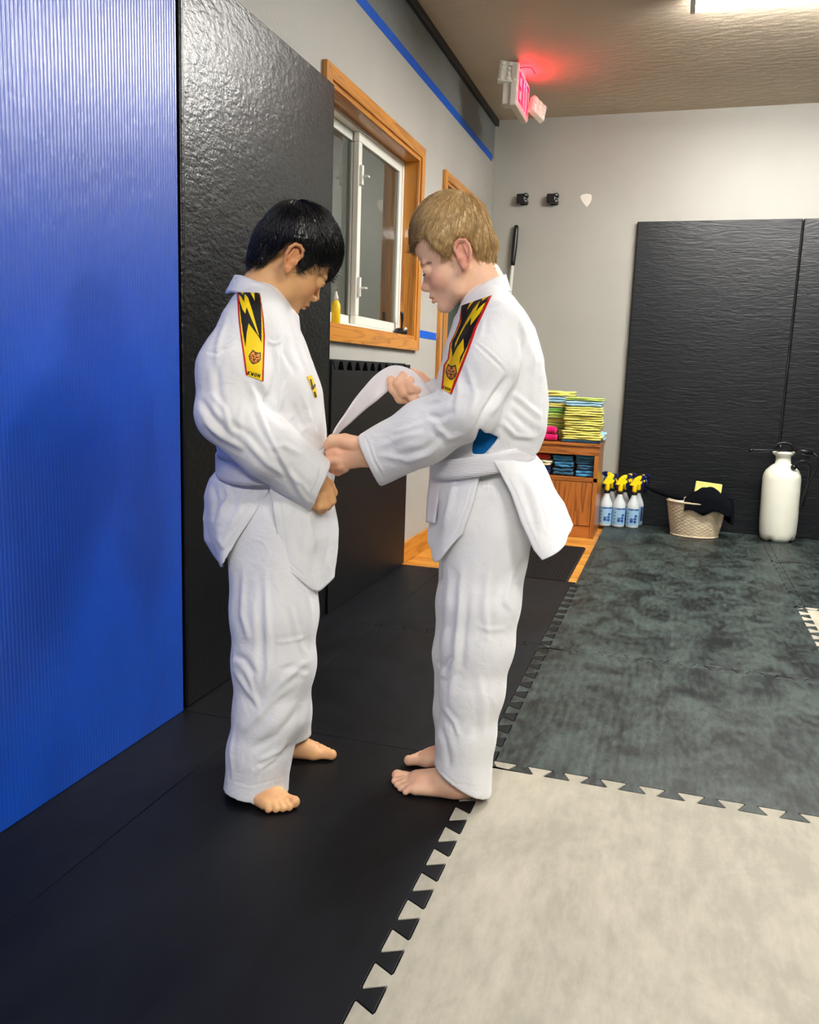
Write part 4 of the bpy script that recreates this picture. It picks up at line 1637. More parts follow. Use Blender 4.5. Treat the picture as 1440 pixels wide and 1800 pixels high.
def head_mesh(hf, neck, opts, h=0.0017):
    c = hf.c
    v = Vol(c - [0.155, 0.115, 0.20], c + [0.155, 0.115, 0.16], h)
    S = 0.001 * hf.sc

    def E(p, r, k=0.0, mode='add', tilt=0.0, sides=(1,)):
        for sd in sides:
            R = hf.R
            if tilt:
                a = math.radians(tilt)
                f, s_, u = hf.R
                R = np.array([math.cos(a) * f + math.sin(a) * u, s_, -math.sin(a) * f + math.cos(a) * u])
            v.ell(hf.frm((p[0], p[1] * sd, p[2])), np.array(r) * S, k * S, mode, R)

    def G(a, b, ra, rb, k=0.0, mode='add', sides=(1,)):
        for sd in sides:
            v.seg(hf.frm((a[0], a[1] * sd, a[2])), hf.frm((b[0], b[1] * sd, b[2])), ra * S, rb * S, k * S, mode)
    both = (1, -1)
    ct = opts.get('crown', 114)
    cf, rf = opts.get('fb', (8, 80))
    E((cf, 0, 50 + (ct - 114) / 2), (rf, 68, 64 + (ct - 114) / 2))
    E((34, 0, 42), (54, 60, 50), 20)
    E((36, 0, -18), (46, 53, 56), 26)
    G((4, 48, -22), (30, 40, -58), 13, 12, 24, sides=both)
    G((30, 40, -58), (64, 14, -78), 12, 12, 18, sides=both)
    E((69, 0, -79), (15, 17, 12), 16)
    E((58, 0, -44), (32, 32, 34), 18)
    E((56, 34, -24), (23, 22, 22), 18, sides=both)
    E((83, 20, 15), (8, 22, 7), 12, sides=both)
    E((98, 31, 0), (13, 15, 9), 9, 'cut', sides=both)
    # nose
    G((86, 0, 2), (97, 0, -26), 5.0, 7.2, 9)
    E((98.5 + opts.get('nose', 0), 0, -28), (8, 8, 7.5), 6)
    E((93, 9.5, -33), (7.5, 5.5, 6), 5, sides=both)
    E((97, 5, -38), (4, 2.6, 2.4), 2, 'cut', sides=both)
    # lips
    gap = opts.get('mouth', 0.0)
    E((86, 0, -50), (8.5, 19, 7), 7)
    E((91, 0, -51.5 + gap * 0.3), (5, 15, 3.6), 3)
    E((88, 0, -60 - gap), (6, 14, 4.6), 4)
    E((97, 0, -55.5 - gap * 0.4), (9.5, 19, 0.9 + gap * 0.6), 1.2, 'cut')
    E((80, 0, -68), (8, 14, 4), 6, 'cut')
    # eyelids over the eyeballs, then the lid slit
    E((77, 30, -1), (13.6, 15.0, 12.8), 5, sides=both)
    E((94, 31, -6.0), (6.5, 11.5, opts.get('slit', 1.6)), 1.0, 'cut', sides=both, tilt=-6)
    G((90, 20, 7), (88, 40, 5), 1.6, 1.4, 3, sides=both)
    # ears
    for sd in both:
        def p(a, b, dz=0.0):
            return hf.frm((a, sd * (70 + dz), b))
        v.ell(p(-5, 2, -2), np.array((15, 7, 26)) * S, 4 * S, R=np.array([math.cos(0.2) * hf.R[0] + math.sin(0.2) * hf.R[2], hf.R[1], -math.sin(0.2) * hf.R[0] + math.cos(0.2) * hf.R[2]]))
        rim = [(7, 6, 0), (9, 18, 2), (4, 28, 5), (-6, 32, 7), (-17, 28, 9), (-22, 16, 10), (-21, 2, 9), (-15, -12, 7), (-8, -22, 5), (0, -26, 4), (4, -20, 2)]
        for a, b in zip(rim[:-1], rim[1:]):
            v.seg(p(*a), p(*b), 3.3 * S, 3.3 * S, 2.0 * S)
        v.ell(p(-1, -21, 4), np.array((7, 4, 7)) * S, 4 * S, R=hf.R)
        v.ell(p(-4, 4, 9), np.array((9, 6.5, 11)) * S, 2 * S, 'cut', R=hf.R)
        v.ell(p(-6, 20, 9), np.array((9, 3.5, 6)) * S, 2 * S, 'cut', R=hf.R)
        v.seg(p(-12, 18, 5), p(-14, -4, 5), 2.6 * S, 2.6 * S, 2 * S)
        v.ell(p(6, -1, 4), np.array((4, 3.5, 6)) * S, 2 * S, R=hf.R)
    v.chain(neck, 0.018)
    v.F[:, :, 0:2] = 0.2                              # open the neck stump inside the collar
    V, Q = v.mesh()
    return relax(V, Q, 1, 0.35), Q


def head_colour(hf, V, base, lips, cheek, nose=None, brow=None, browc=None):
    q = hf.to(V)
    C = np.tile(np.array(base), (len(V), 1))

    def mixin(m, col):
        C[:] = C * (1 - m[:, None]) + np.array(col) * m[:, None]
    a = np.abs(q[:, 1])
    d = ((q[:, 0] - 70) / 26) ** 2 + ((a - 42) / 30) ** 2 + ((q[:, 2] + 28) / 26) ** 2
    mixin(np.exp(-d) * 0.6 * cheek[1], cheek[0])
    d = ((q[:, 0] - 102) / 9) ** 2 + (q[:, 1] / 11) ** 2 + ((q[:, 2] + 30) / 9) ** 2
    mixin(np.exp(-d) * 0.2 * cheek[1], cheek[0])
    ear = np.clip((a - 66) / 8, 0, 1) * (np.abs(q[:, 2]) < 40) * (q[:, 0] < 16) * (q[:, 0] > -34)
    mixin(ear * 0.55, cheek[0])
    lp = ((q[:, 2] + 56) / 8.5) ** 2 + (q[:, 1] / 18) ** 2
    lm = np.clip((1.0 - lp) * 3, 0, 1) * (q[:, 0] > 78)
    mixin(lm * 0.85, lips)
    mixin(lm * np.clip(1 - np.abs(q[:, 2] + 55.5) / 1.6, 0, 1) * 0.7, np.array(lips) * 0.35)
    if brow is not None:
        # eyebrow: an arc of brow-coloured skin under the brow hairs
        cz = 14 + 4 * np.sin(np.clip((a - 12) / 30, 0, 1) * math.pi) - 0.10 * np.clip(a - 34, 0, 20)
        m = np.exp(-((q[:, 2] - cz) / 3.8) ** 2) * (a > 10) * (a < 46) * (q[:, 0] > 55)
        n = 0.75 + 0.25 * np.sin(q[:, 1] * 3.1 + q[:, 2] * 2.3)
        mixin(np.clip(m * n * brow, 0, 1), browc)
    return C


def hair_strands(V, N, dirs, rng, count, length, rad, lift, crv):
    """thin tapered strands laid along the hair surface; V, N, dirs are candidate roots."""
    idx = rng.integers(0, len(V), count)
    P = V[idx]
    n = N[idx]
    t = dirs[idx] + rng.normal(size=(count, 3)) * 0.16
    t -= n * (t * n).sum(1)[:, None]
    t /= np.linalg.norm(t, axis=1)[:, None] + 1e-9
    b = np.cross(n, t)
    L = length * rng.uniform(0.6, 1.3, count)
    K = 5
    rows = []
    off = rng.uniform(-0.0012, 0.0010, count)
    lf = lift * rng.uniform(0.1, 2.0, count)
    for k in range(K):
        u = k / (K - 1)
        c = P + t * (L * (u - 0.3))[:, None] + n * (off + lf * math.sin(u * math.pi * 0.9) - crv * (u - 0.3) ** 2 * L / 0.03)[:, None]
        r = rad * (1 - 0.8 * u) * (0.5 if k == 0 else 1)
        for a in (0, 2.094, 4.189):
            rows.append(c + (b * math.cos(a) + n * math.sin(a)) * r)
    R = np.stack(rows, 1)                              # count, K*3, 3
    Vs = R.reshape(-1, 3)
    base = np.arange(count)[:, None] * (K * 3)
    Q = []
    for k in range(K - 1):
        for a in range(3):
            Q.append(np.concatenate([base + k * 3 + a, base + k * 3 + (a + 1) % 3, base + (k + 1) * 3 + (a + 1) % 3, base + (k + 1) * 3 + a], 1))
    return Vs, np.concatenate(Q)


def poly_sd(poly, x, y):
    """signed distance to a polygon (negative inside)."""
    poly = np.array(poly, float)
    d = np.full(np.broadcast(x, y).shape, 1e9)
    inside = np.zeros(d.shape, bool)
    n = len(poly)
    for i in range(n):
        a, b = poly[i], poly[(i + 1) % n]
        ex, ey = b - a
        t = np.clip(((x - a[0]) * ex + (y - a[1]) * ey) / (ex * ex + ey * ey + 1e-12), 0, 1)
        d = np.minimum(d, np.hypot(x - a[0] - t * ex, y - a[1] - t * ey))
        c = ((a[1] > y) != (b[1] > y)) & (x < (b[0] - a[0]) * (y - a[1]) / (b[1] - a[1] + 1e-12) + a[0])
        inside ^= c
    return np.where(inside, -d, d)


def hair_mesh(hf, poly, fringe, thick, h=0.0022, top=0.0, extra=None, ct=114, fb=(8, 80), nape=(44, 36, -42)):
    """hair mass: inflated skull clipped by the hairline polygon (side view, mm in head axes)."""
    c = hf.c
    v = Vol(c - [0.14, 0.12, 0.12], c + [0.14, 0.12, 0.17], h)
    S = 0.001 * hf.sc
    v.ell(hf.frm((fb[0], 0, 50 + (ct - 114) / 2)), np.array((fb[1] + thick, 68 + thick, 64 + thick + top + (ct - 114) / 2)) * S, 0, 'add', hf.R)
    v.ell(hf.frm((34, 0, 42)), np.array((54 + thick, 60 + thick, 50 + thick)) * S, 0.02, 'add', hf.R)
    v.seg(hf.frm((nape[2], 0, 10)), hf.frm((nape[2] + 2, 0, -22)), (nape[0] + thick) * S, (nape[1] + thick * 0.4) * S, 0.02)
    for e in (extra or []):
        v.seg(hf.frm(e[0]), hf.frm(e[1]), e[2] * S, e[3] * S, 0.012)
    sl, X, Y, Z = v.sub(v.lo, v.lo + v.h * v.n)
    P = [X - c[0], Y - c[1], Z - c[2]]
    f = sum(P[i] * hf.R[0][i] for i in range(3)) / S
    u = sum(P[i] * hf.R[2][i] for i in range(3)) / S
    s_ = sum(P[i] * hf.R[1][i] for i in range(3)) / S
    # hairline: around the side use the polygon; across the forehead use the fringe line
    g = poly_sd(poly, f, u)
    wgt = np.clip((f - 55) / 25, 0, 1)
    gf = (fringe(s_) - u)
    g2 = g * (1 - wgt) + np.maximum(np.minimum(g, 60), gf) * wgt if False else np.where(wgt > 0, g * (1 - wgt) + gf * wgt, g)
    v.F[sl] = np.maximum(v.F[sl], (g2 * S).astype(np.float32))
    V, Q = v.mesh()
    return relax(V, Q, 2, 0.5), Q


# ------------------------------------------------------------------ foot
def foot_mesh(heel, toe, wid_side, ankle, L=0.185, h=0.0018, splay=1.0, spread=1.0):
    """heel, toe: floor points (local xy); wid_side: +1 if the big toe lies to the left of heel->toe."""
    heel = np.array([heel[0], heel[1], 0.0])
    toe = np.array([toe[0], toe[1], 0.0])
    fwd = (toe - heel) / np.linalg.norm(toe - heel)
    lat = np.array([-fwd[1], fwd[0], 0]) * wid_side          # towards the big toe
    L = np.linalg.norm(toe - heel)

    def P(a, b, z):
        return heel + fwd * a * L + lat * b * L + np.array([0, 0, z])
    lo = np.minimum(np.minimum(heel, toe) - 0.07, np.array(ankle) - 0.06)
    hi = np.maximum(np.maximum(heel, toe) + 0.07, np.array(ankle) + 0.06)
    lo[2], hi[2] = -0.004, ankle[2]
    v = Vol(lo, hi, h)
    v.seg(P(0.13, 0, 0.025), P(0.30, 0, 0.026), 0.025, 0.024)
    v.seg(P(0.28, -0.04, 0.018), P(0.66, -0.12, 0.013), 0.019, 0.0125, 0.02)
    v.seg(P(0.30, 0.05, 0.026), P(0.70, 0.10, 0.017), 0.021, 0.0165, 0.02)
    v.seg(P(0.45, 0.0, 0.026), P(0.70, 0.0, 0.014), 0.022, 0.0135, 0.02)
    v.seg(P(0.22, 0, 0.035), ankle, 0.024, 0.028, 0.03)
    v.seg(P(0.30, 0.01, 0.040), P(0.62, 0.04, 0.02), 0.017, 0.014, 0.02)
    toes = [(0.69, 0.125, 0.99, 0.13, 0.0125, 0.0125), (0.72, 0.05, 0.97, 0.035, 0.0088, 0.0082), (0.71, -0.01, 0.925, -0.03, 0.0086, 0.0078),
            (0.69, -0.07, 0.87, -0.095, 0.0084, 0.0076), (0.66, -0.125, 0.80, -0.155, 0.0084, 0.0074)]
    for a0, b0, a1, b1, r0, r1 in toes:
        mid = ((a0 + a1) / 2, (b0 + b1) / 2)
        v.seg(P(a0, b0, 0.0125), P(mid[0], mid[1], 0.0135), r0 * 0.95, r0 * 0.82, 0.007)
        v.seg(P(mid[0], mid[1], 0.0135), P(a1 - r1 / L, b1, r1 * 1.02), r0 * 0.82, r1, 0.003)
    v.F[:, :, v.n[2] - 2:] = 0.2
    # sole: flat on the floor
    sl, X, Y, Z = v.sub(v.lo, v.lo + v.h * v.n)
    v.F = np.maximum(v.F, (0.0012 - Z) + 0 * v.F)
    V, Q = v.mesh()
    V = relax(V, Q, 1, 0.3)
    nails = [(P(a1 - r1 / L * 0.7, b1, r1 * 1.02 + r1 * 0.72), r1, fwd, lat) for a0, b0, a1, b1, r0, r1 in toes]
    return V, Q, nails


def skin_cols(V, base, tint, seed):
    n = np.clip(0.5 + 0.5 * wave_noise(V, seed, 90, 0.7), 0, 1)
    return np.array(base) * (1 - 0.35 * n[:, None]) + np.array(tint) * 0.35 * n[:, None]


mat('skin', (0.8, 0.5, 0.35, 1), 0.5, 0.4, attr='Col', sub=0.12, noise=(60, 0.03, 3), bump=[('noise', 500, 0.12, 0.0006)])
mat('gi_cotton', srgb(241, 241, 243), 0.9, 0.15, sheen=0.15, noise=(14, 0.02, 3),
    bump=[('X', 420, 0.10, 0.0004), ('Z', 420, 0.10, 0.0004), ('dist', 20, 0.26, 0.010), ('noise', 60, 0.16, 0.004)])
mat('belt_cotton', srgb(234, 233, 237), 0.9, 0.15, noise=(20, 0.03, 3), bump=[('Z', 90, 0.4, 0.0012), ('X', 300, 0.2, 0.0005)])
mat('belt_plain', srgb(234, 231, 235), 0.9, 0.15, noise=(20, 0.03, 3), bump=[('noise', 200, 0.3, 0.0008)])
mat('hair_black', (0.006, 0.0055, 0.006, 1), 0.27, 0.7)
mat('hair_blond', (0.3, 0.2, 0.1, 1), 0.42, 0.5, attr='Col')
mat('nail', srgb(236, 178, 150), 0.3, 0.5)
mat('eye_white', srgb(225, 218, 210), 0.15, 0.6)
mat('iris_dark', srgb(40, 24, 16), 0.1, 0.6)
mat('lash', (0.01, 0.008, 0.007, 1), 0.6)
mat('patch_print', (0.8, 0.6, 0.0, 1), 0.6, 0.3, attr='Col', bump=[('noise', 400, 0.2, 0.0006)])
mat('shirt_blue', srgb(16, 104, 168), 0.85, 0.1, noise=(30, 0.1, 3), bump=[('noise', 120, 0.3, 0.002)])


# ------------------------------------------------------------------ sleeve patch: printed band laid on the jacket
def seg_d(p, a, b):
    a, b = np.array(a, float), np.array(b, float)
    ba = b - a
    t = np.clip(((p - a) @ ba) / (ba @ ba + 1e-12), 0, 1)
    return np.linalg.norm(p - a - t[:, None] * ba, axis=1)


def in_poly(poly, p):
    return poly_sd(poly, p[:, 0], p[:, 1]) < 0


YEL, BLK, RED, CRM = srgb(250, 214, 10)[:3], srgb(16, 15, 20)[:3], srgb(198, 24, 22)[:3], srgb(240, 150, 60)[:3]


def shrink_patch(fig, jacket_V, jacket_Q, z2p, left, right, art, parent, name='sleeve_patch', nu=96, nv=300, off=0.0016):
    """left / right: border polylines (art coordinates) from top to bottom; art(p) -> colours."""
    bvh = BVHTree.FromPolygons([Vector(v) for v in jacket_V], jacket_Q.tolist())

    def cur(Pn, t):
        Pn = np.array(Pn, float)
        d = np.concatenate([[0], np.cumsum(np.linalg.norm(np.diff(Pn, axis=0), axis=1))])
        d /= d[-1]
        return np.stack([np.interp(t, d, Pn[:, 0]), np.interp(t, d, Pn[:, 1])], 1)
    T = np.linspace(0, 1, nv + 1)
    A, B = cur(left, T), cur(right, T)
    U = np.linspace(0, 1, nu + 1)
    art_p = (A[:, None, :] * (1 - U)[None, :, None] + B[:, None, :] * U[None, :, None]).reshape(-1, 2)
    C = fig.camdir()
    V = np.zeros((len(art_p), 3))
    ok = np.zeros(len(art_p), bool)
    for i, p in enumerate(art_p):
        px, py = z2p(p)
        tgt = fig.L(px, py, -0.15)
        d = Vector(tgt - C).normalized()
        hit, nrm, _, _ = bvh.ray_cast(Vector(C), d)
        if hit is not None:
            V[i] = np.array(hit + nrm * off)
            ok[i] = True
    w = nu + 1
    Q = np.array([(j * w + i, (j + 1) * w + i, (j + 1) * w + i + 1, j * w + i + 1) for j in range(nv) for i in range(nu)])
    Q = Q[ok[Q].all(1)]
    V[~ok] = V[ok].mean(0)
    o = np_mesh(name, V, Q, 'patch_print', parent, col=art(art_p))
    md = o.modifiers.new('thick', 'SOLIDIFY')
    md.thickness = 0.0012
    md.offset = -1
    return o


def tiger(p, C, c, w, h, tilt=0.0):
    """small line drawing of a tiger face."""
    q = (p - np.array(c)) / np.array([w, h])
    ct, st = math.cos(tilt), math.sin(tilt)
    q = np.stack([q[:, 0] * ct + q[:, 1] * st, -q[:, 0] * st + q[:, 1] * ct], 1)
    face = [(-0.8, -0.5), (-0.62, -1.0), (-0.3, -0.82), (0.3, -0.82), (0.62, -1.0), (0.8, -0.5), (0.95, 0.0), (0.72, 0.5), (0.3, 0.85), (0, 1.0), (-0.3, 0.85), (-0.72, 0.5), (-0.95, 0)]
    C[in_poly(face, q)] = CRM
    dark = np.array(srgb(60, 16, 14)[:3])
    n = len(face)
    for i in range(n):
        C[seg_d(q, face[i], face[(i + 1) % n]) < 0.085] = dark
    for a, b, t in (((-0.55, -0.25), (-0.15, -0.1), 0.09), ((0.55, -0.25), (0.15, -0.1), 0.09), ((-0.15, 0.28), (0.15, 0.28), 0.1), ((0, 0.28), (0, 0.5), 0.06),
                    ((0, 0.5), (-0.28, 0.6), 0.06), ((0, 0.5), (0.28, 0.6), 0.06), ((-0.8, 0.1), (-0.5, 0.12), 0.07), ((0.8, 0.1), (0.5, 0.12), 0.07),
                    ((-0.68, 0.4), (-0.42, 0.3), 0.07), ((0.68, 0.4), (0.42, 0.3), 0.07), ((-0.2, -0.75), (-0.12, -0.4), 0.06), ((0.2, -0.75), (0.12, -0.4), 0.06), ((0, -0.8), (0, -0.45), 0.06),
                    ((-0.2, -0.05), (-0.16, 0.25), 0.05), ((0.2, -0.05), (0.16, 0.25), 0.05), ((-0.3, 0.78), (0.3, 0.78), 0.05)):
        C[seg_d(q, a, b) < t] = dark
    return C


def text_kwon(p, C, c, w, h, tilt, th=0.12):
    """the four letters along the lower edge of the patch."""
    q = (p - np.array(c))
    ct, st = math.cos(tilt), math.sin(tilt)
    q = np.stack([q[:, 0] * ct + q[:, 1] * st, -q[:, 0] * st + q[:, 1] * ct], 1)
    glyph = {'K': [((0, 0), (0, 1)), ((0.75, 0), (0, 0.5)), ((0, 0.5), (0.75, 1))],
             'W': [((0, 0), (0.22, 1)), ((0.22, 1), (0.45, 0.35)), ((0.45, 0.35), (0.68, 1)), ((0.68, 1), (0.9, 0))],
             'O': [((0.25, 0), (0.6, 0)), ((0.6, 0), (0.8, 0.5)), ((0.8, 0.5), (0.6, 1)), ((0.6, 1), (0.25, 1)), ((0.25, 1), (0.05, 0.5)), ((0.05, 0.5), (0.25, 0))],
             'N': [((0, 1), (0, 0)), ((0, 0), (0.7, 1)), ((0.7, 1), (0.7, 0))]}
    x = -w / 2
    step = w / 4
    for ch in 'KWON':
        for a, b in glyph[ch]:
            A = (x + a[0] * step * 0.78, (a[1] - 0.5) * h)
            B = (x + b[0] * step * 0.78, (b[1] - 0.5) * h)
            C[seg_d(q, A, B) < th * h] = BLK
        x += step
    return C

# ================================================================== dark haired boy, standing by the wall mats
FA = Fig((-0.775, 1.60))
boyA = thing('person', 'boy with black hair in white martial arts uniform looking down at his belt', 'person', tuple(FA.O), FA.rz)
SKA, SKA2 = np.array(srgb(236, 182, 126)[:3]), np.array(srgb(210, 142, 92)[:3])
S = FA.s


def make_head_frame(fig, ear, d, sign, pitch, yaw, roll, sc):
    hf = HeadFrame((0, 0, 0), sign, pitch, yaw, roll, sc)
    off = hf.frm((-6, 76, 3))
    return HeadFrame(fig.L(ear[0], ear[1], d) - off, sign, pitch, yaw, roll, sc)


def eyes_and_lashes(hf, par, lash_amt, iris):
    for sd in (1, -1):
        e = MB()
        e.sphere(hf.frm((77, 30 * sd, -1)), 0.0126 * hf.sc, 12)
        eo = e.build('eye', ['eye_white', 'iris_dark'], par)
        # dark iris faces of the downcast eye
        for p in eo.data.polygons:
            q = hf.to(np.array([p.center]))[0] - np.array((77, 30 * sd, -1))
            q /= np.linalg.norm(q)
            if q @ np.array((0.80, 0.10 * sd, -0.59)) > 0.86:
                p.material_index = 1
        l = MB()
        pts = [hf.frm((77 + 14.6 * math.cos(math.radians(a)) * math.cos(0.36), sd * (30 + 15.2 * math.sin(math.radians(a))), -4.6 - 1.5 * math.cos(math.radians(a)) + 0.5)) for a in range(-38, 60, 7)]
        l.tube(pts, [0.0003 + lash_amt * math.sin(math.pi * (i + 1) / (len(pts) + 1)) for i in range(len(pts))], 6)
        l.build('eyelashes', 'lash', par)


def chain_to(v, fig, pts, k=0.0):
    v.chain(fig.P(*pts), k)


hfA = make_head_frame(FA, (514, 453), -0.073, 1, 33, 15, 0, 0.955)
neckA = FA.P((484, 478, 0, 33), (462, 512, 0, 36), (452, 560, 0, 40))
hv, hq = head_mesh(hfA, neckA, dict(mouth=0.0, slit=1.2, nose=-1, crown=117, fb=(8, 80)))
hc = head_colour(hfA, hv, SKA, srgb(176, 84, 66)[:3], (np.array(srgb(214, 130, 88)[:3]), 0.55), brow=0.7, browc=np.array(srgb(52, 34, 26)[:3]))
partsA = [(hv, hq, hc)]

# near hand, closed in front of the belly
v = Vol(FA.L(530, 910, -0.16), FA.L(600, 830, -0.03) + 0.0, 0.0014)
v = Vol(np.minimum(FA.L(525, 915, -0.17), FA.L(610, 825, -0.02)) - 0.004, np.maximum(FA.L(525, 915, -0.02), FA.L(610, 825, -0.17)) + 0.004, 0.0014)
chain_to(v, FA, [(545, 838, -0.105, 24, 0.022), (562, 856, -0.095, 22, 0.02), (569, 872, -0.09, 17, 0.017)])
for ch in ([(577, 864, -0.098, 9), (582, 880, -0.094, 8.6), (575, 889, -0.078, 8), (566, 884, -0.07, 7)],
           [(568, 872, -0.106, 9), (573, 888, -0.104, 8.6), (566, 895, -0.086, 8), (558, 888, -0.075, 7)],
           [(559, 876, -0.108, 8.6), (562, 890, -0.108, 8.2), (556, 895, -0.09, 7.6), (552, 888, -0.08, 7)],
           [(552, 876, -0.106, 7.6), (552, 888, -0.106, 7.2), (548, 891, -0.092, 6.6)],
           [(578, 852, -0.08, 10), (584, 866, -0.068, 9), (578, 880, -0.062, 7.5)]):
    chain_to(v, FA, ch, 0.004)
V, Q = v.mesh()
V = relax(V, Q, 1, 0.4)
partsA.append((V, Q, skin_cols(V, SKA * 0.95, SKA2, 3)))
# far hand, mostly hidden
v = Vol(FA.L(520, 915, 0.16) - [0.05, 0.14, 0.02], FA.L(600, 820, 0.16) + [0.03, 0.02, 0.03], 0.0018)
chain_to(v, FA, [(535, 838, 0.12, 22, 0.02), (552, 858, 0.10, 20, 0.018), (560, 874, 0.09, 16, 0.016)])
for k, (a, b) in enumerate(((568, 868), (562, 876), (555, 880), (548, 880))):
    chain_to(v, FA, [(a - 4, b - 2, 0.09, 8), (a + 2, b + 10, 0.085, 8), (a - 4, b + 16, 0.07, 7)], 0.004)
chain_to(v, FA, [(565, 855, 0.07, 9), (572, 868, 0.06, 8), (568, 878, 0.055, 7)], 0.005)
V, Q = v.mesh()
partsA.append((relax(V, Q, 1, 0.4), Q, skin_cols(V, SKA * 0.95, SKA2, 4)))
# feet
hnA, tnA = FA.G(418, 1377, 0.0), FA.G(527, 1417, 0.0)
fwdA = (tnA - hnA) / np.linalg.norm(tnA - hnA)
heelA = np.array([-0.104, -0.072])
toeA = np.array([0.020, -0.185])
ankA = (heelA + (toeA - heelA) * 0.2).tolist() + [0.12]
V1, Q1, nails1 = foot_mesh(heelA, toeA, 1, ankA)
partsA.append((V1, Q1, skin_cols(V1, SKA * 1.05, np.array(srgb(236, 170, 130)[:3]), 5)))
heelA2, toeA2 = np.array([-0.055, 0.083]), np.array([0.128, 0.073])
ankA2 = [-0.02, 0.08, 0.12]
V2, Q2, nails2 = foot_mesh(heelA2, toeA2, -1, ankA2)
partsA.append((V2, Q2, skin_cols(V2, SKA * 1.05, np.array(srgb(236, 170, 130)[:3]), 6)))
# trunk and limbs under the clothes
v = Vol((-0.2, -0.22, 0.08), (0.16, 0.22, 1.06), 0.008)
chain_to(v, FA, [(456, 540, 0, 30, 0.05), (458, 580, 0, 52, 0.10), (466, 680, 0, 70, 0.105), (478, 800, 0, 74, 0.10), (484, 900, 0, 72, 0.105), (484, 960, 0, 60, 0.10)], 0.02)
chain_to(v, FA, [(440, 570, -0.11, 30), (400, 720, -0.15, 24), (470, 790, -0.14, 22), (548, 842, -0.10, 17)], 0.01)
chain_to(v, FA, [(440, 570, 0.11, 30), (410, 720, 0.15, 24), (470, 790, 0.14, 22), (535, 838, 0.115, 17)], 0.01)
v.chain([(FA.L(480, 930, -0.06), 0.062, 1), (FA.L(478, 1150, -0.075), 0.045, 1), (np.array(ankA), 0.030, 1)], 0.01)
v.chain([(FA.L(490, 930, 0.06), 0.062, 1), (FA.L(500, 1150, 0.075), 0.045, 1), (np.array(ankA2), 0.030, 1)], 0.01)
V, Q = v.mesh()
partsA.append((V, Q, skin_cols(V, SKA, SKA2, 7)))
V, Q, C_ = merge(partsA)
bodyA = np_mesh('body', V, Q, 'skin', boyA, col=C_)


def add_nails(nails, par):
    m = MB()
    for p, r, f, l in nails:
        Mx = Matrix((tuple(f), tuple(l), (0, 0, 1))).transposed()
        Mx = Mx @ Matrix.Rotation(math.radians(18), 3, 'Y')
        m.sphere(p, r * 0.62, 6, 0, (0.85, 0.85, 0.3), Mx)
    o = m.build('toenails', 'nail', par)
    o['kind'] = 'stuff'


eyes_and_lashes(hfA, boyA, 0.0014, 0)

# hair
polyA = [(-120, -62), (-74, -62), (-40, -36), (-35, -8), (-30, 24), (-14, 38), (2, 38), (10, 22), (16, 4), (26, -8), (32, 4), (42, 24), (66, 36), (130, 34), (130, 170), (-120, 170)]
hrV, hrQ = hair_mesh(hfA, polyA, lambda s_: 22 + 0.010 * np.abs(s_) ** 2, 7.5, top=4, ct=117, fb=(8, 79),
                     nape=(40, 34, -35), extra=[((-38, 0, -10), (-32, 0, -46), 36, 27), ((66, 20, 60), (82, 14, 30), 17, 10), ((66, -20, 60), (82, -14, 26), 17, 10), ((-8, 0, 112), (12, 10, 118), 12, 8)])
hrN = vnormals(hrV, hrQ)


def flow(hf, V, crown, grav=0.35, fwd=0.0):
    q = hf.to(V)
    d = q - np.array(crown)
    d /= np.linalg.norm(d, axis=1)[:, None] + 1e-9
    d = d + np.array((fwd, 0, -grav))
    return d @ hf.R


dr_ = flow(hfA, hrV, (-42, 0, 106), 0.3, 0.25)
qA = hfA.to(hrV)
w_ = wave_noise(qA, 5, 0.55, 1.0, 16, (0.25, 1, 0.25)) * 0.0009
hrV2 = hrV + hrN * w_[:, None]
sV, sQ = hair_strands(hrV2, hrN, dr_, RNG, 7000, 0.036, 0.0006, 0.0026, 0.004)
hv_ = np.concatenate([hrV2, sV])
hq_ = np.concatenate([hrQ, sQ + len(hrV2)])
np_mesh('hair', hv_, hq_, 'hair_black', boyA)

# ------------------------------------------------------------------ jacket
lo = np.array([-0.24, -0.25, 0.58])
hi = np.array([0.18, 0.24, 1.09])
v = Vol(lo, hi, 0.0032)
chain_to(v, FA, [(460, 545, 0, 46, 0.075), (456, 585, 0, 68, 0.135), (459, 640, 0, 82, 0.138), (468, 700, 0, 94, 0.135), (477, 760, 0, 93, 0.13), (480, 790, 0, 88, 0.122), (481, 812, 0, 82, 0.115)], 0.02)
v.halfspace((0, 0, 0.668), (0, 0, -1), lo, hi)
for sgn in (-1, 1):
    chain_to(v, FA, [(458, 538, sgn * 0.03, 34), (444, 566, sgn * 0.105, 36)], 0.03)
chain_to(v, FA, [(436, 572, -0.120, 42, 0.052), (408, 650, -0.150, 53, 0.058), (395, 728, -0.165, 46, 0.058)], 0.022)
chain_to(v, FA, [(397, 726, -0.165, 47, 0.056), (470, 786, -0.155, 51, 0.052), (584, 874, -0.085, 43, 0.046)], 0.012)
chain_to(v, FA, [(436, 572, 0.120, 42, 0.052), (410, 650, 0.150, 50, 0.058), (400, 728, 0.165, 46, 0.058)], 0.022)
chain_to(v, FA, [(402, 726, 0.165, 46, 0.054), (470, 786, 0.15, 48, 0.05), (570, 868, 0.10, 40, 0.044)], 0.012)
# cuffs: cut square and hollowed
a, b = FA.L(577, 812, -0.09), FA.L(549, 893, -0.09)
cuffn = np.array([0.93, 0.0, -0.36])
v.halfspace((a + b) / 2, cuffn, FA.L(525, 930, -0.2) - [0, 0.05, 0.02], FA.L(640, 790, 0.2) + [0.02, 0.05, 0.0])
for sgn, dd in ((-1, -0.098), (1, 0.112)):
    v.chain(FA.P((522, 830, sgn * 0.115, 30, 0.032), (590, 878, dd * 0.85, 39, 0.040)), 0.0, mode='cut')
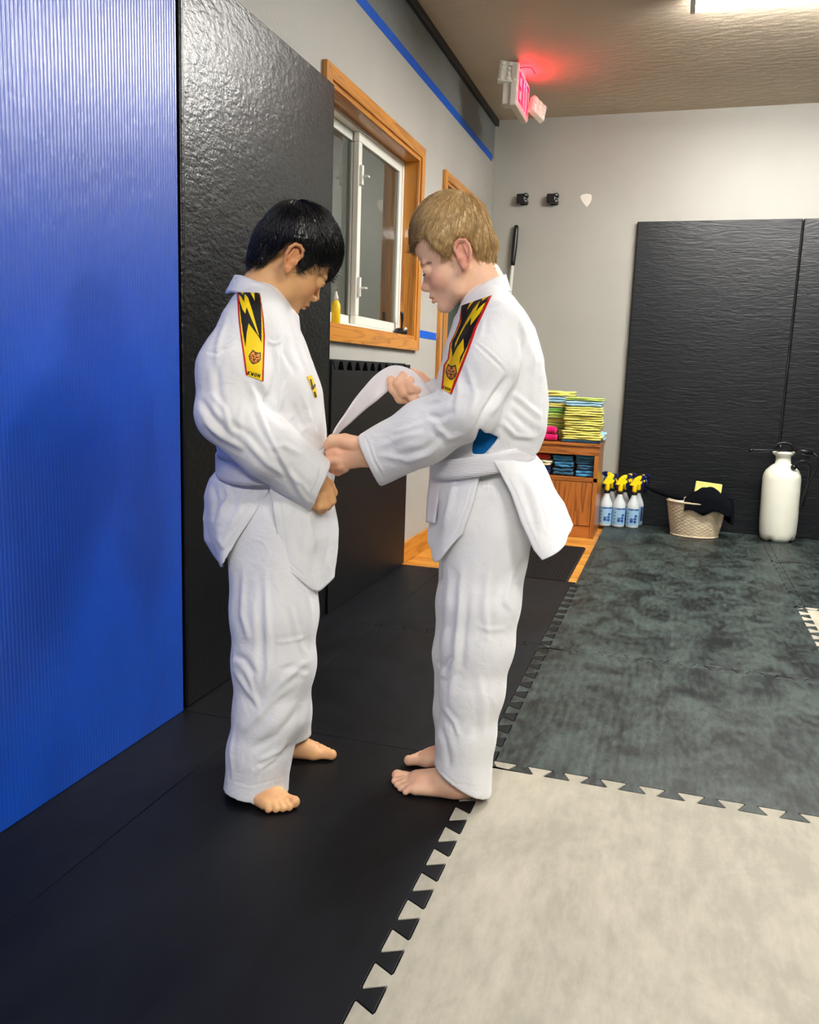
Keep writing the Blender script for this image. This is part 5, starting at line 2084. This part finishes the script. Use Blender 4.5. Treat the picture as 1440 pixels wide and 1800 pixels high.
# flat bottom at the belt
V, Q = v.mesh()
V = relax(V, Q, 2, 0.5)
N = vnormals(V, Q)
strA = [  # creases read from the cloth
    ([(372, 612), (400, 608), (425, 590)], 1.6, 2.2), ([(362, 618), (385, 622), (412, 605)], -1.8, 3),
    ([(436, 668), (452, 720), (470, 760), (520, 850), (545, 890)], 3.4, 4.5), ([(450, 672), (470, 716), (490, 738)], -3.0, 6),
    ([(482, 725), (505, 738), (520, 728)], 2.2, 4), ([(520, 760), (545, 752), (566, 775)], 1.8, 5), ([(500, 690), (488, 720), (486, 660)], 2.0, 4),
    ([(470, 600), (485, 605), (497, 598)], 1.6, 2.5), ([(485, 605), (490, 660), (487, 700)], 1.5, 3), ([(505, 575), (500, 620), (520, 660)], -1.8, 5),
    ([(515, 560), (528, 610), (545, 660)], 1.6, 4), ([(380, 640), (384, 690), (392, 730)], -2.6, 6), ([(352, 700), (370, 730), (400, 762)], -3.2, 6),
    ([(358, 740), (390, 768), (430, 790)], 2.6, 5), ([(372, 690), (395, 720), (405, 760)], 2.2, 4.5), ([(400, 740), (440, 765), (470, 800)], -2.0, 6),
    ([(430, 770), (470, 815), (510, 842)], 1.6, 5), ([(470, 790), (500, 782), (530, 800)], 1.8, 5), ([(505, 830), (530, 850), (548, 872)], 1.5, 4),
    ([(400, 560), (385, 600), (378, 650)], 1.6, 5), ([(430, 700), (420, 740), (430, 770)], 1.3, 5), ([(530, 690), (545, 730), (560, 770)], 1.6, 5), ([(510, 700), (530, 740), (548, 775)], -1.6, 5),
    ([(540, 800), (556, 822), (560, 850)], 1.2, 4), ([(566, 815), (557, 850), (541, 880)], -0.9, 1.6), ([(561, 812), (552, 848), (536, 877)], 0.7, 1.5)]
V = V + N * (fold_strokes(FA, V, N, strA) + wave_noise(V, 21, 34, 0.0011))[:, None]
jVA, jQA = V, Q
jackA = np_mesh('jacket', V, Q, 'gi_cotton', boyA)

# collar bands
top_ = [(524, 556, -0.012), (502, 530, -0.046), (480, 509, -0.058), (452, 496, -0.055), (428, 486, -0.036), (414, 484, 0.0), (428, 486, 0.036), (452, 496, 0.055), (480, 509, 0.058), (502, 530, 0.046), (524, 556, 0.012)]
bot_ = [(527, 585, -0.020), (503, 560, -0.066), (470, 535, -0.086), (438, 520, -0.080), (410, 513, -0.050), (397, 516, 0.0), (410, 513, 0.050), (438, 520, 0.080), (470, 535, 0.086), (503, 560, 0.066), (527, 585, 0.020)]
stitched_strip(FA, 'collar', 'gi_cotton', [FA.L(*p) for p in top_], [FA.L(*p) for p in bot_], jackA, 80, 8, 0.005)
# skirt flaps below the belt
flap_sheet(FA, 'back_flap', 'gi_cotton', [(486, 838), (482, 852), (446, 905), (398, 976)], [(384, 828), (373, 842), (362, 872), (357, 910), (364, 948), (392, 990)], (0.125, 0.115), jackA, strokes=[([(474, 850), (438, 903), (392, 970)], -0.8, 1.5), ([(400, 850), (402, 875), (385, 905)], 2.4, 4), ([(376, 850), (382, 880), (374, 920)], -2.4, 4), ([(430, 860), (420, 900), (395, 940)], 1.6, 5), ([(378, 940), (392, 960), (400, 950)], 1.4, 4)], seed=1.0, amp=0.005, wob=0.002)
flap_sheet(FA, 'front_flap', 'gi_cotton', [(470, 835), (478, 880), (490, 960), (493, 992)], [(576, 800), (587, 880), (591, 930), (584, 1010)], (0.132, 0.128), jackA, strokes=[([(488, 860), (497, 920), (505, 985)], -0.9, 1.6), ([(505, 985), (533, 1012), (580, 1000)], -0.8, 1.5), ([(540, 900), (548, 950), (545, 1000)], 1.8, 5), ([(520, 880), (515, 930), (525, 980)], -1.6, 6), ([(570, 900), (572, 950), (566, 990)], 1.8, 5)], corner=0.55, drop=0.030, seed=2.2, amp=0.004, wob=0.0015)


# ------------------------------------------------------------------ belt
def ring(fig, c_back, c_front, depth, hpx, tilt_near, n=72):
    """belt loop: back and front centre points (px), elliptical in plan."""
    A, B = fig.L(*c_back, 0.0), fig.L(*c_front, 0.0)
    mid = (A + B) / 2
    rx = abs(B[0] - A[0]) / 2
    pts = []
    for i in range(n + 1):
        a = 2 * math.pi * i / n
        x = mid[0] + rx * math.cos(a)
        y = -depth * math.sin(a)
        t = (x - A[0]) / (B[0] - A[0])
        z = A[2] + (B[2] - A[2]) * t + tilt_near * math.sin(a)
        pts.append(np.array([x, y, z]))
    up = np.array([0, 0, hpx * fig.s / 2])
    return [p + up for p in pts], [p - up for p in pts]


tpA, btA = ring(FA, (381, 815), (579, 793), 0.142, 36, -0.016)
beltA, _ = stitched_strip(FA, 'belt', 'belt_cotton', tpA, btA, boyA, 120, 4, 0.005)
# free end lifted by the other boy
FBX = Fig((-0.40, 1.70))


def fromB(px, py, d):
    return FA.loc(FBX.world(FBX.L(px, py, d)[None])[0])


tE = [FA.L(583, 770, -0.030), FA.L(588, 757, -0.028), FA.L(603, 733, -0.022), FA.L(626, 699, -0.010), fromB(658, 661, 0.010), fromB(688, 643, 0.016), fromB(716, 647, 0.020), fromB(737, 662, 0.022), fromB(756, 688, 0.022), fromB(766, 720, 0.03)]
bE = [FA.L(589, 772, -0.012), FA.L(594, 762, -0.010), FA.L(612, 746, -0.006), FA.L(640, 722, 0.000), fromB(664, 703, 0.010), fromB(688, 683, 0.012), fromB(706, 674, 0.012), fromB(722, 688, 0.004), fromB(736, 712, 0.004), fromB(746, 738, 0.02)]
stitched_strip(FA, 'belt_end', 'belt_plain', tE, bE, beltA, 60, 6, 0.003, wav=0.0006)
tT = [(574, 800, -0.03), (577, 822, -0.028), (575, 846, -0.028), (571, 868, -0.03)]
bT = [(588, 806, 0.0), (589, 828, 0.004), (585, 850, 0.004), (580, 868, 0.0)]
stitched_strip(FA, 'belt_tail', 'belt_plain', [FA.L(*p) for p in tT], [FA.L(*p) for p in bT], beltA, 16, 5, 0.003)

# ------------------------------------------------------------------ trousers
v = Vol((-0.2, -0.2, 0.005), (0.16, 0.2, 0.72), 0.0034)
chain_to(v, FA, [(480, 830, 0, 84, 0.118), (483, 900, 0, 84, 0.12), (484, 970, 0, 74, 0.115)], 0.02)
chain_to(v, FA, [(482, 950, -0.055, 82, 0.07), (482, 1080, -0.070, 74, 0.075), (481, 1165, -0.078, 71, 0.074), (474, 1250, -0.085, 62, 0.068), (457, 1320, -0.09, 54, 0.06), (449, 1400, -0.095, 57, 0.062)], 0.02)
chain_to(v, FA, [(486, 950, 0.055, 78, 0.07), (496, 1080, 0.065, 66, 0.07), (500, 1170, 0.072, 54, 0.066), (505, 1250, 0.078, 44, 0.06), (508, 1330, 0.08, 46, 0.06)], 0.02)
# hems
hb = FA.L(448, 1389, -0.095)
v.halfspace(hb, (-0.10, 0.0, -1.0), (-0.2, -0.2, 0), (0.16, -0.012, 0.09))
hb2 = FA.L(525, 1302, 0.06)
v.halfspace(hb2, (0.30, -0.25, -1.0), (-0.2, 0.0, 0), (0.16, 0.2, 0.12))
v.chain(FA.P((455, 1330, -0.09, 46, 0.052), (448, 1420, -0.095, 52, 0.057)), 0, mode='cut')
v.chain(FA.P((508, 1270, 0.08, 36, 0.05), (508, 1350, 0.08, 42, 0.055)), 0, mode='cut')
V, Q = v.mesh()
V = relax(V, Q, 2, 0.5)
N = vnormals(V, Q)
strP = [([(428, 1000), (424, 1080), (440, 1130)], 2.0, 5), ([(466, 1000), (470, 1080), (472, 1170), (464, 1230)], 2.4, 5), ([(455, 1050), (458, 1120), (456, 1180)], -1.8, 5), ([(510, 1060), (522, 1110), (535, 1150)], 1.8, 5),
        ([(412, 1150), (430, 1160), (450, 1190)], -2.4, 6), ([(410, 1175), (425, 1200), (452, 1240)], 2.4, 5), ([(460, 1240), (490, 1205), (540, 1160)], 2.2, 5), ([(425, 1290), (470, 1240), (515, 1200)], 2.4, 6),
        ([(440, 1320), (490, 1290), (530, 1240)], -2.4, 7), ([(455, 1340), (490, 1320), (505, 1300)], 2.6, 5), ([(450, 1365), (458, 1350), (490, 1330)], 1.8, 3.5), ([(412, 1260), (405, 1320), (408, 1370)], 1.2, 3), ([(480, 1130), (510, 1128), (545, 1118)], 1.0, 3),
        ([(540, 1030), (548, 1080), (545, 1140)], 1.6, 4), ([(400, 1370), (440, 1383), (500, 1366)], -0.8, 1.6), ([(432, 1180), (445, 1215), (455, 1250)], 1.6, 4), ([(490, 1180), (515, 1172), (548, 1180)], -1.4, 5)]
V = V + N * (fold_strokes(FA, V, N, strP) + wave_noise(V, 33, 30, 0.0013, stretch=(1, 1, 0.5)))[:, None]
np_mesh('trousers', V, Q, 'gi_cotton', boyA)

# ------------------------------------------------------------------ printed patches
def artA(p):
    C = np.tile(np.array(YEL), (len(p), 1))
    b1 = [(75, 150), (100, 125), (175, 185), (215, 130), (255, 110), (300, 150), (375, 300), (372, 140), (420, 150), (465, 190), (485, 400), (490, 700), (488, 1030),
          (440, 925), (270, 690), (235, 860), (212, 1115), (175, 900), (140, 620), (115, 380), (100, 200)]
    C[in_poly(b1, p)] = BLK
    b2 = [(102, 190), (150, 235), (192, 325), (205, 180), (260, 240), (330, 460), (400, 720), (448, 905), (425, 880), (330, 640), (235, 405), (215, 525), (165, 445), (115, 290)]
    C[in_poly(b2, p)] = YEL
    l = np.interp(p[:, 1], [140, 600, 900, 1600], [75, 95, 125, 222])
    r = np.interp(p[:, 1], [170, 600, 900, 1700], [492, 530, 548, 520])
    C[(p[:, 0] - l < 26)] = RED
    C[(r - p[:, 0] < 26) & (p[:, 1] > 165)] = RED
    C = tiger(p, C, (370, 1290), 105, 112, 0.32)
    return text_kwon(p, C, (368, 1585), 235, 52, 0.27, 0.16)


shrink_patch(FA, jVA, jQA, lambda p: (410 + p[0] * 0.1, 500 + p[1] * 0.1), [(72, 145), (95, 600), (125, 900), (222, 1590)], [(470, 160), (530, 600), (550, 900), (522, 1702)], artA, jackA)


def art_badge(p):
    C = np.tile(np.array(YEL), (len(p), 1))
    for a, b in (((545, 668), (549, 684)), ((549, 684), (553, 676)), ((552, 690), (554, 697))):
        C[seg_d(p, a, b) < 1.6] = srgb(70, 44, 10)[:3]
    return C


shrink_patch(FA, jVA, jQA, lambda p: (p[0], p[1]), [(539, 662), (547, 682), (553, 699)], [(547, 660), (554, 678), (557, 698)], art_badge, jackA, 'chest_badge', 24, 60)

# ================================================================== fair haired boy, tying the belt
FB = Fig((-0.40, 1.70))
boyB = thing('person', 'boy with short blond hair in white martial arts uniform reaching for the belt', 'person', tuple(FB.O), FB.rz)
SKB, SKB2 = np.array(srgb(250, 202, 168)[:3]), np.array(srgb(232, 156, 128)[:3])
hfB = make_head_frame(FB, (815, 446), -0.073, -1, 20, 4, 0, 0.93)
neckB = FB.P((838, 470, 0, 33), (850, 505, 0, 35), (858, 560, 0, 40))
hv, hq = head_mesh(hfB, neckB, dict(mouth=2.2, slit=4.2, nose=1, crown=139, fb=(12, 82)))
hc = head_colour(hfB, hv, SKB, srgb(206, 104, 96)[:3], (np.array(srgb(238, 142, 122)[:3]), 0.7), brow=1.0, browc=np.array(srgb(112, 76, 50)[:3]))
partsB = [(hv, hq, hc)]
eyes_and_lashes(hfB, boyB, 0.0013, 1)


def hand_vol(fig, x0, x1, y0, y1, d0, d1, h=0.0014):
    c = [fig.L(x, y, d) for x in (x0, x1) for y in (y0, y1) for d in (d0, d1)]
    return Vol(np.min(c, 0), np.max(c, 0), h)


# near hand: back of the hand towards us, thumb on top, fingers closed round the belt
v = hand_vol(FB, 555, 670, 745, 850, -0.13, 0.02)
chain_to(v, FB, [(662, 800, -0.078, 22, 0.020), (634, 796, -0.075, 25, 0.020), (606, 798, -0.074, 27, 0.016), (598, 803, -0.072, 22, 0.013)])
for ch in ([(628, 782, -0.080, 15), (606, 775, -0.086, 12.5), (586, 774, -0.080, 10.5), (577, 782, -0.070, 8.5)],
           [(596, 797, -0.080, 10.5), (582, 797, -0.066, 9.5), (579, 789, -0.046, 8), (584, 783, -0.036, 7)],
           [(594, 809, -0.081, 10.5), (580, 812, -0.068, 9.8), (580, 805, -0.045, 8.4), (588, 798, -0.036, 7.4)],
           [(597, 818, -0.077, 10), (584, 822, -0.064, 9.4), (584, 816, -0.043, 8), (591, 810, -0.036, 7)],
           [(606, 822, -0.070, 9), (594, 828, -0.058, 8.4), (593, 824, -0.040, 7.4)]):
    chain_to(v, FB, ch, 0.003)
V, Q = v.mesh()
partsB.append((relax(V, Q, 1, 0.4), Q, skin_cols(V, SKB * 0.97, SKB2, 3)))
# far hand: palm up, fingertips hooked over the lifted belt end, thumb behind it
v = hand_vol(FB, 672, 790, 635, 735, -0.035, 0.12)
chain_to(v, FB, [(778, 700, 0.078, 20, 0.022), (752, 694, 0.066, 20, 0.016), (732, 692, 0.054, 18, 0.013)])
for ch in ([(722, 702, 0.030, 9.5), (704, 700, 0.012, 9.4), (692, 684, 0.004, 8.6), (687, 668, 0.008, 7.6)],
           [(728, 694, 0.026, 9.6), (709, 690, 0.002, 9.4), (700, 674, -0.004, 8.6), (709, 660, 0.004, 7.6)],
           [(738, 690, 0.024, 9.2), (722, 684, 0.000, 9.0), (716, 674, 0.000, 8.2), (722, 668, 0.010, 7)],
           [(742, 702, 0.024, 8.6), (728, 702, 0.006, 8.4), (720, 695, 0.006, 7.6)],
           [(758, 680, 0.060, 11), (742, 664, 0.062, 9.5), (726, 655, 0.056, 8.2)]):
    chain_to(v, FB, ch, 0.004)
V, Q = v.mesh()
partsB.append((relax(V, Q, 1, 0.4), Q, skin_cols(V, SKB * 0.97, SKB2, 4)))
heelB, toeB = np.array([0.052, -0.070]), np.array([-0.146, -0.040])
ankB = [0.018, -0.066, 0.12]
V1, Q1, nl1 = foot_mesh(heelB, toeB, -1, ankB)
partsB.append((V1, Q1, skin_cols(V1, SKB * 1.0, np.array(srgb(238, 160, 136)[:3]), 5)))
heelB2, toeB2 = np.array([0.055, 0.075]), np.array([-0.120, 0.082])
ankB2 = [0.02, 0.075, 0.12]
V2, Q2, nl2 = foot_mesh(heelB2, toeB2, 1, ankB2)
partsB.append((V2, Q2, skin_cols(V2, SKB * 1.0, np.array(srgb(238, 160, 136)[:3]), 6)))
v = Vol((-0.2, -0.22, 0.08), (0.2, 0.22, 1.08), 0.008)
chain_to(v, FB, [(858, 540, 0, 30, 0.05), (864, 580, 0, 52, 0.10), (864, 680, 0, 70, 0.10), (852, 800, 0, 68, 0.095), (852, 900, 0, 66, 0.10), (852, 950, 0, 56, 0.10)], 0.02)
chain_to(v, FB, [(868, 580, -0.11, 30), (820, 720, -0.15, 24), (740, 770, -0.12, 22), (660, 800, -0.078, 19)], 0.01)
chain_to(v, FB, [(860, 580, 0.11, 30), (815, 700, 0.14, 24), (778, 700, 0.072, 17)], 0.01)
v.chain([(FB.L(852, 930, -0.06), 0.060, 1), (FB.L(835, 1150, -0.07), 0.043, 1), (np.array(ankB), 0.030, 1)], 0.01)
v.chain([(FB.L(835, 930, 0.06), 0.060, 1), (FB.L(815, 1150, 0.07), 0.043, 1), (np.array(ankB2), 0.030, 1)], 0.01)
V, Q = v.mesh()
partsB.append((V, Q, skin_cols(V, SKB, SKB2, 7)))
V, Q, C_ = merge(partsB)
np_mesh('body', V, Q, 'skin', boyB, col=C_)

# hair: short, brushed forward
polyB = [(-120, -34), (-62, -42), (-44, -38), (-28, -24), (-29, 12), (-22, 34), (-8, 40), (4, 38), (10, 30), (17, 14), (30, 8), (36, 14), (54, 44), (67, 62), (130, 60), (130, 185), (-120, 185)]
hrV, hrQ = hair_mesh(hfB, polyB, lambda s_: 55 + 0.004 * np.abs(s_) ** 2, 6, top=5, ct=139, fb=(12, 82), nape=(40, 31, -33),
                     extra=[((56, 16, 96), (76, 12, 74), 16, 13), ((56, -16, 96), (76, -12, 74), 16, 13)])
hrN = vnormals(hrV, hrQ)
dr_ = flow(hfB, hrV, (-34, 0, 128), 0.25, 0.15)
qB = hfB.to(hrV)
w_ = wave_noise(qB, 6, 0.6, 1.0, 16, (0.25, 1, 0.25)) * 0.0007
hrV2 = hrV + hrN * w_[:, None]
H1, H2, H3 = np.array(srgb(226, 194, 138)[:3]), np.array(srgb(178, 140, 86)[:3]), np.array(srgb(104, 76, 48)[:3])


def blond(q, seed):
    n = np.clip(0.5 + 0.5 * wave_noise(q, seed, 0.5, 1.0, 14, (0.4, 1, 0.4)), 0, 1)
    c = H1 * (1 - n[:, None]) + H2 * n[:, None]
    # the hair itself is darker at the front hairline and at the clipped nape
    k = np.clip((q[:, 0] - 40) / 45, 0, 1) * 0.8 + np.clip((-5 - q[:, 2]) / 30, 0, 1) * 0.6
    k = np.clip(k, 0, 1)[:, None]
    return c * (1 - k) + H3 * k


sV, sQ = hair_strands(hrV2, hrN, dr_, RNG, 6000, 0.026, 0.0006, 0.0012, 0.003)
hv_ = np.concatenate([hrV2, sV])
hq_ = np.concatenate([hrQ, sQ + len(hrV2)])
rootc = np.repeat(blond(hfB.to(sV[::15]), 9) * RNG.uniform(0.7, 1.25, (len(sV) // 15, 1)), 15, 0)
np_mesh('hair', hv_, hq_, 'hair_blond', boyB, col=np.concatenate([blond(qB, 9), rootc]))

# ------------------------------------------------------------------ jacket
v = Vol((-0.30, -0.26, 0.60), (0.20, 0.24, 1.10), 0.0032)
chain_to(v, FB, [(858, 545, 0, 44, 0.075), (864, 590, 0, 70, 0.132), (866, 640, 0, 84, 0.136), (862, 700, 0, 95, 0.134), (862, 742, 0, 95, 0.132), (856, 780, 0, 82, 0.118), (852, 800, 0, 78, 0.11)], 0.02)
v.halfspace(FB.L(852, 808, 0), (0.18, 0, -1), (-0.3, -0.26, 0.6), (0.2, 0.24, 0.85))
for sgn in (-1, 1):
    chain_to(v, FB, [(858, 540, sgn * 0.03, 32), (874, 566, sgn * 0.105, 34)], 0.03)
chain_to(v, FB, [(872, 572, -0.118, 40, 0.050), (852, 640, -0.145, 50, 0.055), (822, 720, -0.155, 47, 0.053)], 0.02)
chain_to(v, FB, [(824, 718, -0.155, 47, 0.053), (745, 760, -0.125, 50, 0.050), (625, 824, -0.070, 47, 0.048)], 0.016)
chain_to(v, FB, [(868, 572, 0.118, 40, 0.050), (842, 640, 0.145, 46, 0.052), (815, 705, 0.150, 42, 0.05)], 0.02)
chain_to(v, FB, [(815, 705, 0.150, 42, 0.05), (788, 702, 0.085, 34, 0.036), (764, 694, 0.060, 30, 0.03)], 0.014)
a, b = FB.L(632, 765, -0.075), FB.L(671, 858, -0.075)
t_ = (b - a) / np.linalg.norm(b - a)
cuffn = np.array([t_[2], 0, -t_[0]])
cuffn = cuffn if cuffn[0] < 0 else -cuffn
v.halfspace((a + b) / 2, cuffn, FB.L(560, 930, -0.13) - [0, 0.12, 0], FB.L(735, 700, 0.0) + [0, 0.0, 0])
v.chain(FB.P((715, 778, -0.105, 34, 0.034), (618, 824, -0.070, 43, 0.043)), 0.0, mode='cut')
# side opening that shows the blue shirt
v.polycut([FB.L(x, y, -0.13)[[0, 2]] for x, y in ((843, 749), (852, 758), (864, 762), (878, 768), (870, 780), (852, 800), (830, 800), (832, 780))], -0.26, -0.105)
V, Q = v.mesh()
V = relax(V, Q, 2, 0.5)
N = vnormals(V, Q)
strB = [([(832, 602), (855, 622), (880, 645), (890, 656)], -1.6, 2.2), ([(836, 598), (860, 618), (886, 642)], 1.4, 2.0), ([(892, 660), (872, 690), (850, 725), (832, 770)], -4.2, 5), ([(905, 665), (884, 695), (862, 730)], 2.6, 5),
        ([(905, 590), (912, 630), (900, 668)], 2.4, 5), ([(930, 580), (938, 640), (935, 700)], 1.6, 6), ([(900, 690), (930, 715), (955, 735)], 2.2, 5), ([(895, 720), (925, 748), (950, 762)], -2.4, 6), ([(880, 740), (905, 765), (940, 770)], 2.2, 4.5),
        ([(745, 708), (770, 700), (790, 685)], 2.4, 4.5), ([(750, 730), (775, 735), (800, 720)], -2.2, 5), ([(690, 762), (720, 752), (745, 742)], 1.6, 4), ([(660, 790), (710, 765), (745, 760)], 1.4, 5), ([(665, 800), (720, 810), (770, 790)], 1.6, 5),
        ([(760, 745), (790, 770), (815, 765)], 2.0, 5), ([(700, 800), (745, 790), (790, 755)], -1.6, 6), ([(770, 640), (760, 680), (748, 700)], 1.8, 4), ([(800, 640), (806, 690), (800, 730)], 1.6, 5), ([(820, 640), (835, 690), (825, 740)], 1.4, 5),
        ([(641, 764), (655, 810), (680, 852)], -0.9, 1.6), ([(646, 763), (660, 808), (685, 850)], 0.7, 1.5), ([(850, 560), (845, 590), (835, 598)], 1.2, 4), ([(780, 590), (790, 620), (785, 650)], 1.5, 4), ([(920, 560), (925, 600), (945, 640)], 1.6, 5)]
V = V + N * (fold_strokes(FB, V, N, strB) + wave_noise(V, 22, 34, 0.0011))[:, None]
jVB, jQB = V, Q
jackB = np_mesh('jacket', V, Q, 'gi_cotton', boyB)
# shirt under the jacket
v = Vol((-0.14, -0.16, 0.68), (0.16, 0.16, 0.84), 0.005)
chain_to(v, FB, [(862, 730, 0, 88, 0.121), (858, 765, 0, 84, 0.118), (852, 800, 0, 74, 0.105)], 0.01)
V, Q = v.mesh()
np_mesh('shirt', V, Q, 'shirt_blue', boyB)

top_ = [(800, 560, -0.012), (815, 536, -0.046), (832, 514, -0.058), (856, 496, -0.055), (878, 486, -0.034), (888, 483, 0.0), (878, 486, 0.034), (856, 496, 0.055), (832, 514, 0.058), (815, 536, 0.046), (800, 560, 0.012)]
bot_ = [(792, 590, -0.020), (812, 566, -0.066), (838, 542, -0.086), (866, 524, -0.078), (887, 514, -0.048), (897, 513, 0.0), (887, 514, 0.048), (866, 524, 0.078), (838, 542, 0.086), (812, 566, 0.066), (792, 590, 0.020)]
stitched_strip(FB, 'collar', 'gi_cotton', [FB.L(*p) for p in top_], [FB.L(*p) for p in bot_], jackB, 80, 8, 0.005)
flap_sheet(FB, 'front_flap', 'gi_cotton', [(846, 824), (843, 838), (832, 882), (813, 938)], [(764, 824), (768, 850), (768, 875), (758, 930), (757, 953)], (0.126, 0.138), jackB, strokes=[([(834, 840), (822, 885), (805, 932)], -0.9, 1.6), ([(770, 945), (782, 958), (808, 930)], -0.8, 1.5), ([(800, 840), (792, 880), (780, 930)], 1.8, 5), ([(780, 850), (782, 890), (770, 925)], -1.6, 5)], corner=0.5, drop=0.034, seed=0.6, amp=0.004, wob=0.0015)
flap_sheet(FB, 'back_flap', 'gi_cotton', [(868, 812), (880, 832), (898, 867), (917, 920), (938, 966), (953, 984)], [(937, 798), (950, 815), (973, 853), (990, 890), (1003, 927)], (0.130, 0.165), jackB, strokes=[([(888, 832), (907, 868), (926, 920), (948, 968)], -0.9, 1.8), ([(920, 830), (940, 880), (955, 940)], 2.4, 6), ([(940, 830), (962, 880), (980, 930)], -2.0, 6), ([(955, 950), (975, 935), (998, 918)], -0.8, 1.6)], seed=0.3, amp=0.006, wob=0.002, nfold=2)

tpB, btB = ring(FB, (941, 789), (760, 822), 0.134, 35, 0.0)
beltB, _ = stitched_strip(FB, 'belt', 'belt_cotton', tpB, btB, boyB, 120, 4, 0.005)
tT = [(757, 815, -0.02), (756, 840, -0.022), (752, 880, -0.02), (750, 918, -0.015)]
bT = [(774, 820, -0.06), (776, 845, -0.065), (770, 880, -0.06), (764, 920, -0.055)]
stitched_strip(FB, 'belt_tail', 'belt_plain', [FB.L(*p) for p in tT], [FB.L(*p) for p in bT], beltB, 16, 5, 0.004)

# ------------------------------------------------------------------ trousers
v = Vol((-0.2, -0.22, 0.005), (0.2, 0.2, 0.74), 0.0034)
chain_to(v, FB, [(856, 832, 0, 72, 0.105), (856, 855, 0, 80, 0.116), (853, 900, 0, 84, 0.12), (851, 960, 0, 78, 0.118)], 0.02)
chain_to(v, FB, [(855, 940, -0.055, 78, 0.072), (846, 1060, -0.065, 66, 0.074), (840, 1130, -0.070, 62, 0.072), (830, 1210, -0.072, 57, 0.066), (820, 1290, -0.072, 51, 0.06), (810, 1400, -0.072, 55, 0.062)], 0.02)
chain_to(v, FB, [(840, 940, 0.055, 70, 0.07), (820, 1060, 0.065, 56, 0.07), (806, 1150, 0.07, 47, 0.062), (801, 1250, 0.072, 41, 0.055), (803, 1340, 0.073, 42, 0.055)], 0.02)
a, b = FB.L(757, 1338, -0.072), FB.L(862, 1396, -0.072)
t_ = (b - a) / np.linalg.norm(b - a)
hn = np.array([t_[2], 0.0, -t_[0]])
hn = hn if hn[2] < 0 else -hn
v.halfspace((a + b) / 2, hn, (-0.2, -0.22, 0), (0.2, 0.004, 0.14))
v.halfspace(FB.L(775, 1318, 0.06), (-0.42, -0.15, -1.0), (-0.2, 0.008, 0), (0.2, 0.2, 0.12))
v.chain(FB.P((818, 1310, -0.072, 43, 0.05), (808, 1420, -0.072, 49, 0.056)), 0, mode='cut')
v.chain(FB.P((802, 1270, 0.072, 34, 0.046), (803, 1360, 0.073, 37, 0.05)), 0, mode='cut')
V, Q = v.mesh()
V = relax(V, Q, 2, 0.5)
N = vnormals(V, Q)
strP = [([(812, 985), (808, 1080), (800, 1160), (790, 1240)], 2.4, 6), ([(790, 1000), (785, 1080), (778, 1150)], 1.6, 5), ([(768, 1160), (780, 1172), (800, 1150)], -2.8, 5), ([(770, 1185), (785, 1190), (798, 1175)], 2.0, 4),
        ([(860, 985), (852, 1060), (856, 1130)], 1.6, 6), ([(836, 1100), (860, 1108), (890, 1105)], 1.2, 4), ([(775, 1240), (800, 1270), (810, 1300)], 1.8, 4), ([(772, 1270), (785, 1310), (790, 1350)], -1.6, 5),
        ([(900, 1000), (890, 1060), (905, 1075)], 1.8, 5), ([(840, 1180), (850, 1240), (850, 1300)], 1.3, 7), ([(770, 1352), (800, 1378), (852, 1384)], -0.8, 1.6), ([(820, 1050), (815, 1110), (812, 1180)], -1.6, 6),
        ([(848, 838), (850, 850), (849, 862)], 1.2, 2.2), ([(856, 838), (858, 850), (857, 864)], 1.2, 2.2), ([(864, 838), (866, 852), (866, 866)], 1.2, 2.2), ([(873, 840), (876, 854), (877, 868)], 1.2, 2.2), ([(842, 850), (862, 853), (885, 850)], -1.0, 2)]
V = V + N * (fold_strokes(FB, V, N, strP) + wave_noise(V, 34, 30, 0.0012, stretch=(1, 1, 0.5)))[:, None]
np_mesh('trousers', V, Q, 'gi_cotton', boyB)


def artB(p):
    C = np.tile(np.array(srgb(246, 200, 10)[:3]), (len(p), 1))
    b1 = [(400, 270), (545, 195), (575, 178), (540, 230), (490, 345), (560, 250), (650, 155), (740, 130), (745, 190), (860, 105), (830, 180), (740, 350), (640, 600), (560, 780), (500, 940), (440, 1060), (360, 1250), (380, 1120), (440, 1010), (435, 815),
          (330, 960), (255, 1115), (235, 950), (250, 860), (320, 720), (400, 520)]
    C[in_poly(b1, p)] = BLK
    b2 = [(705, 195), (640, 360), (760, 240), (800, 215), (700, 400), (550, 595), (568, 460), (470, 600), (380, 760), (285, 980), (300, 880), (390, 690), (480, 520), (600, 320)]
    C[in_poly(b2, p)] = YEL
    lx = np.interp(p[:, 1], [250, 500, 700, 900, 1150, 1250, 1650], [375, 372, 290, 200, 170, 105, 66])
    rx = np.interp(p[:, 1], [90, 600, 1000, 1740], [905, 660, 520, 232])
    C[(p[:, 0] - lx < 28) & (p[:, 1] > 255)] = RED
    C[(rx - p[:, 0] < 36)] = RED
    C = tiger(p, C, (232, 1372), 92, 125, 0.12)
    return text_kwon(p, C, (162, 1648), 128, 42, 0.42, 0.13)


shrink_patch(FB, jVB, jQB, lambda p: (770 + p[0] * 110 / 1042, 510 + p[1] * 190 / 1800), [(400, 262), (372, 500), (300, 700), (205, 900), (172, 1150), (105, 1250), (66, 1650)],
             [(900, 95), (660, 600), (520, 1000), (232, 1735)], artB, jackB)
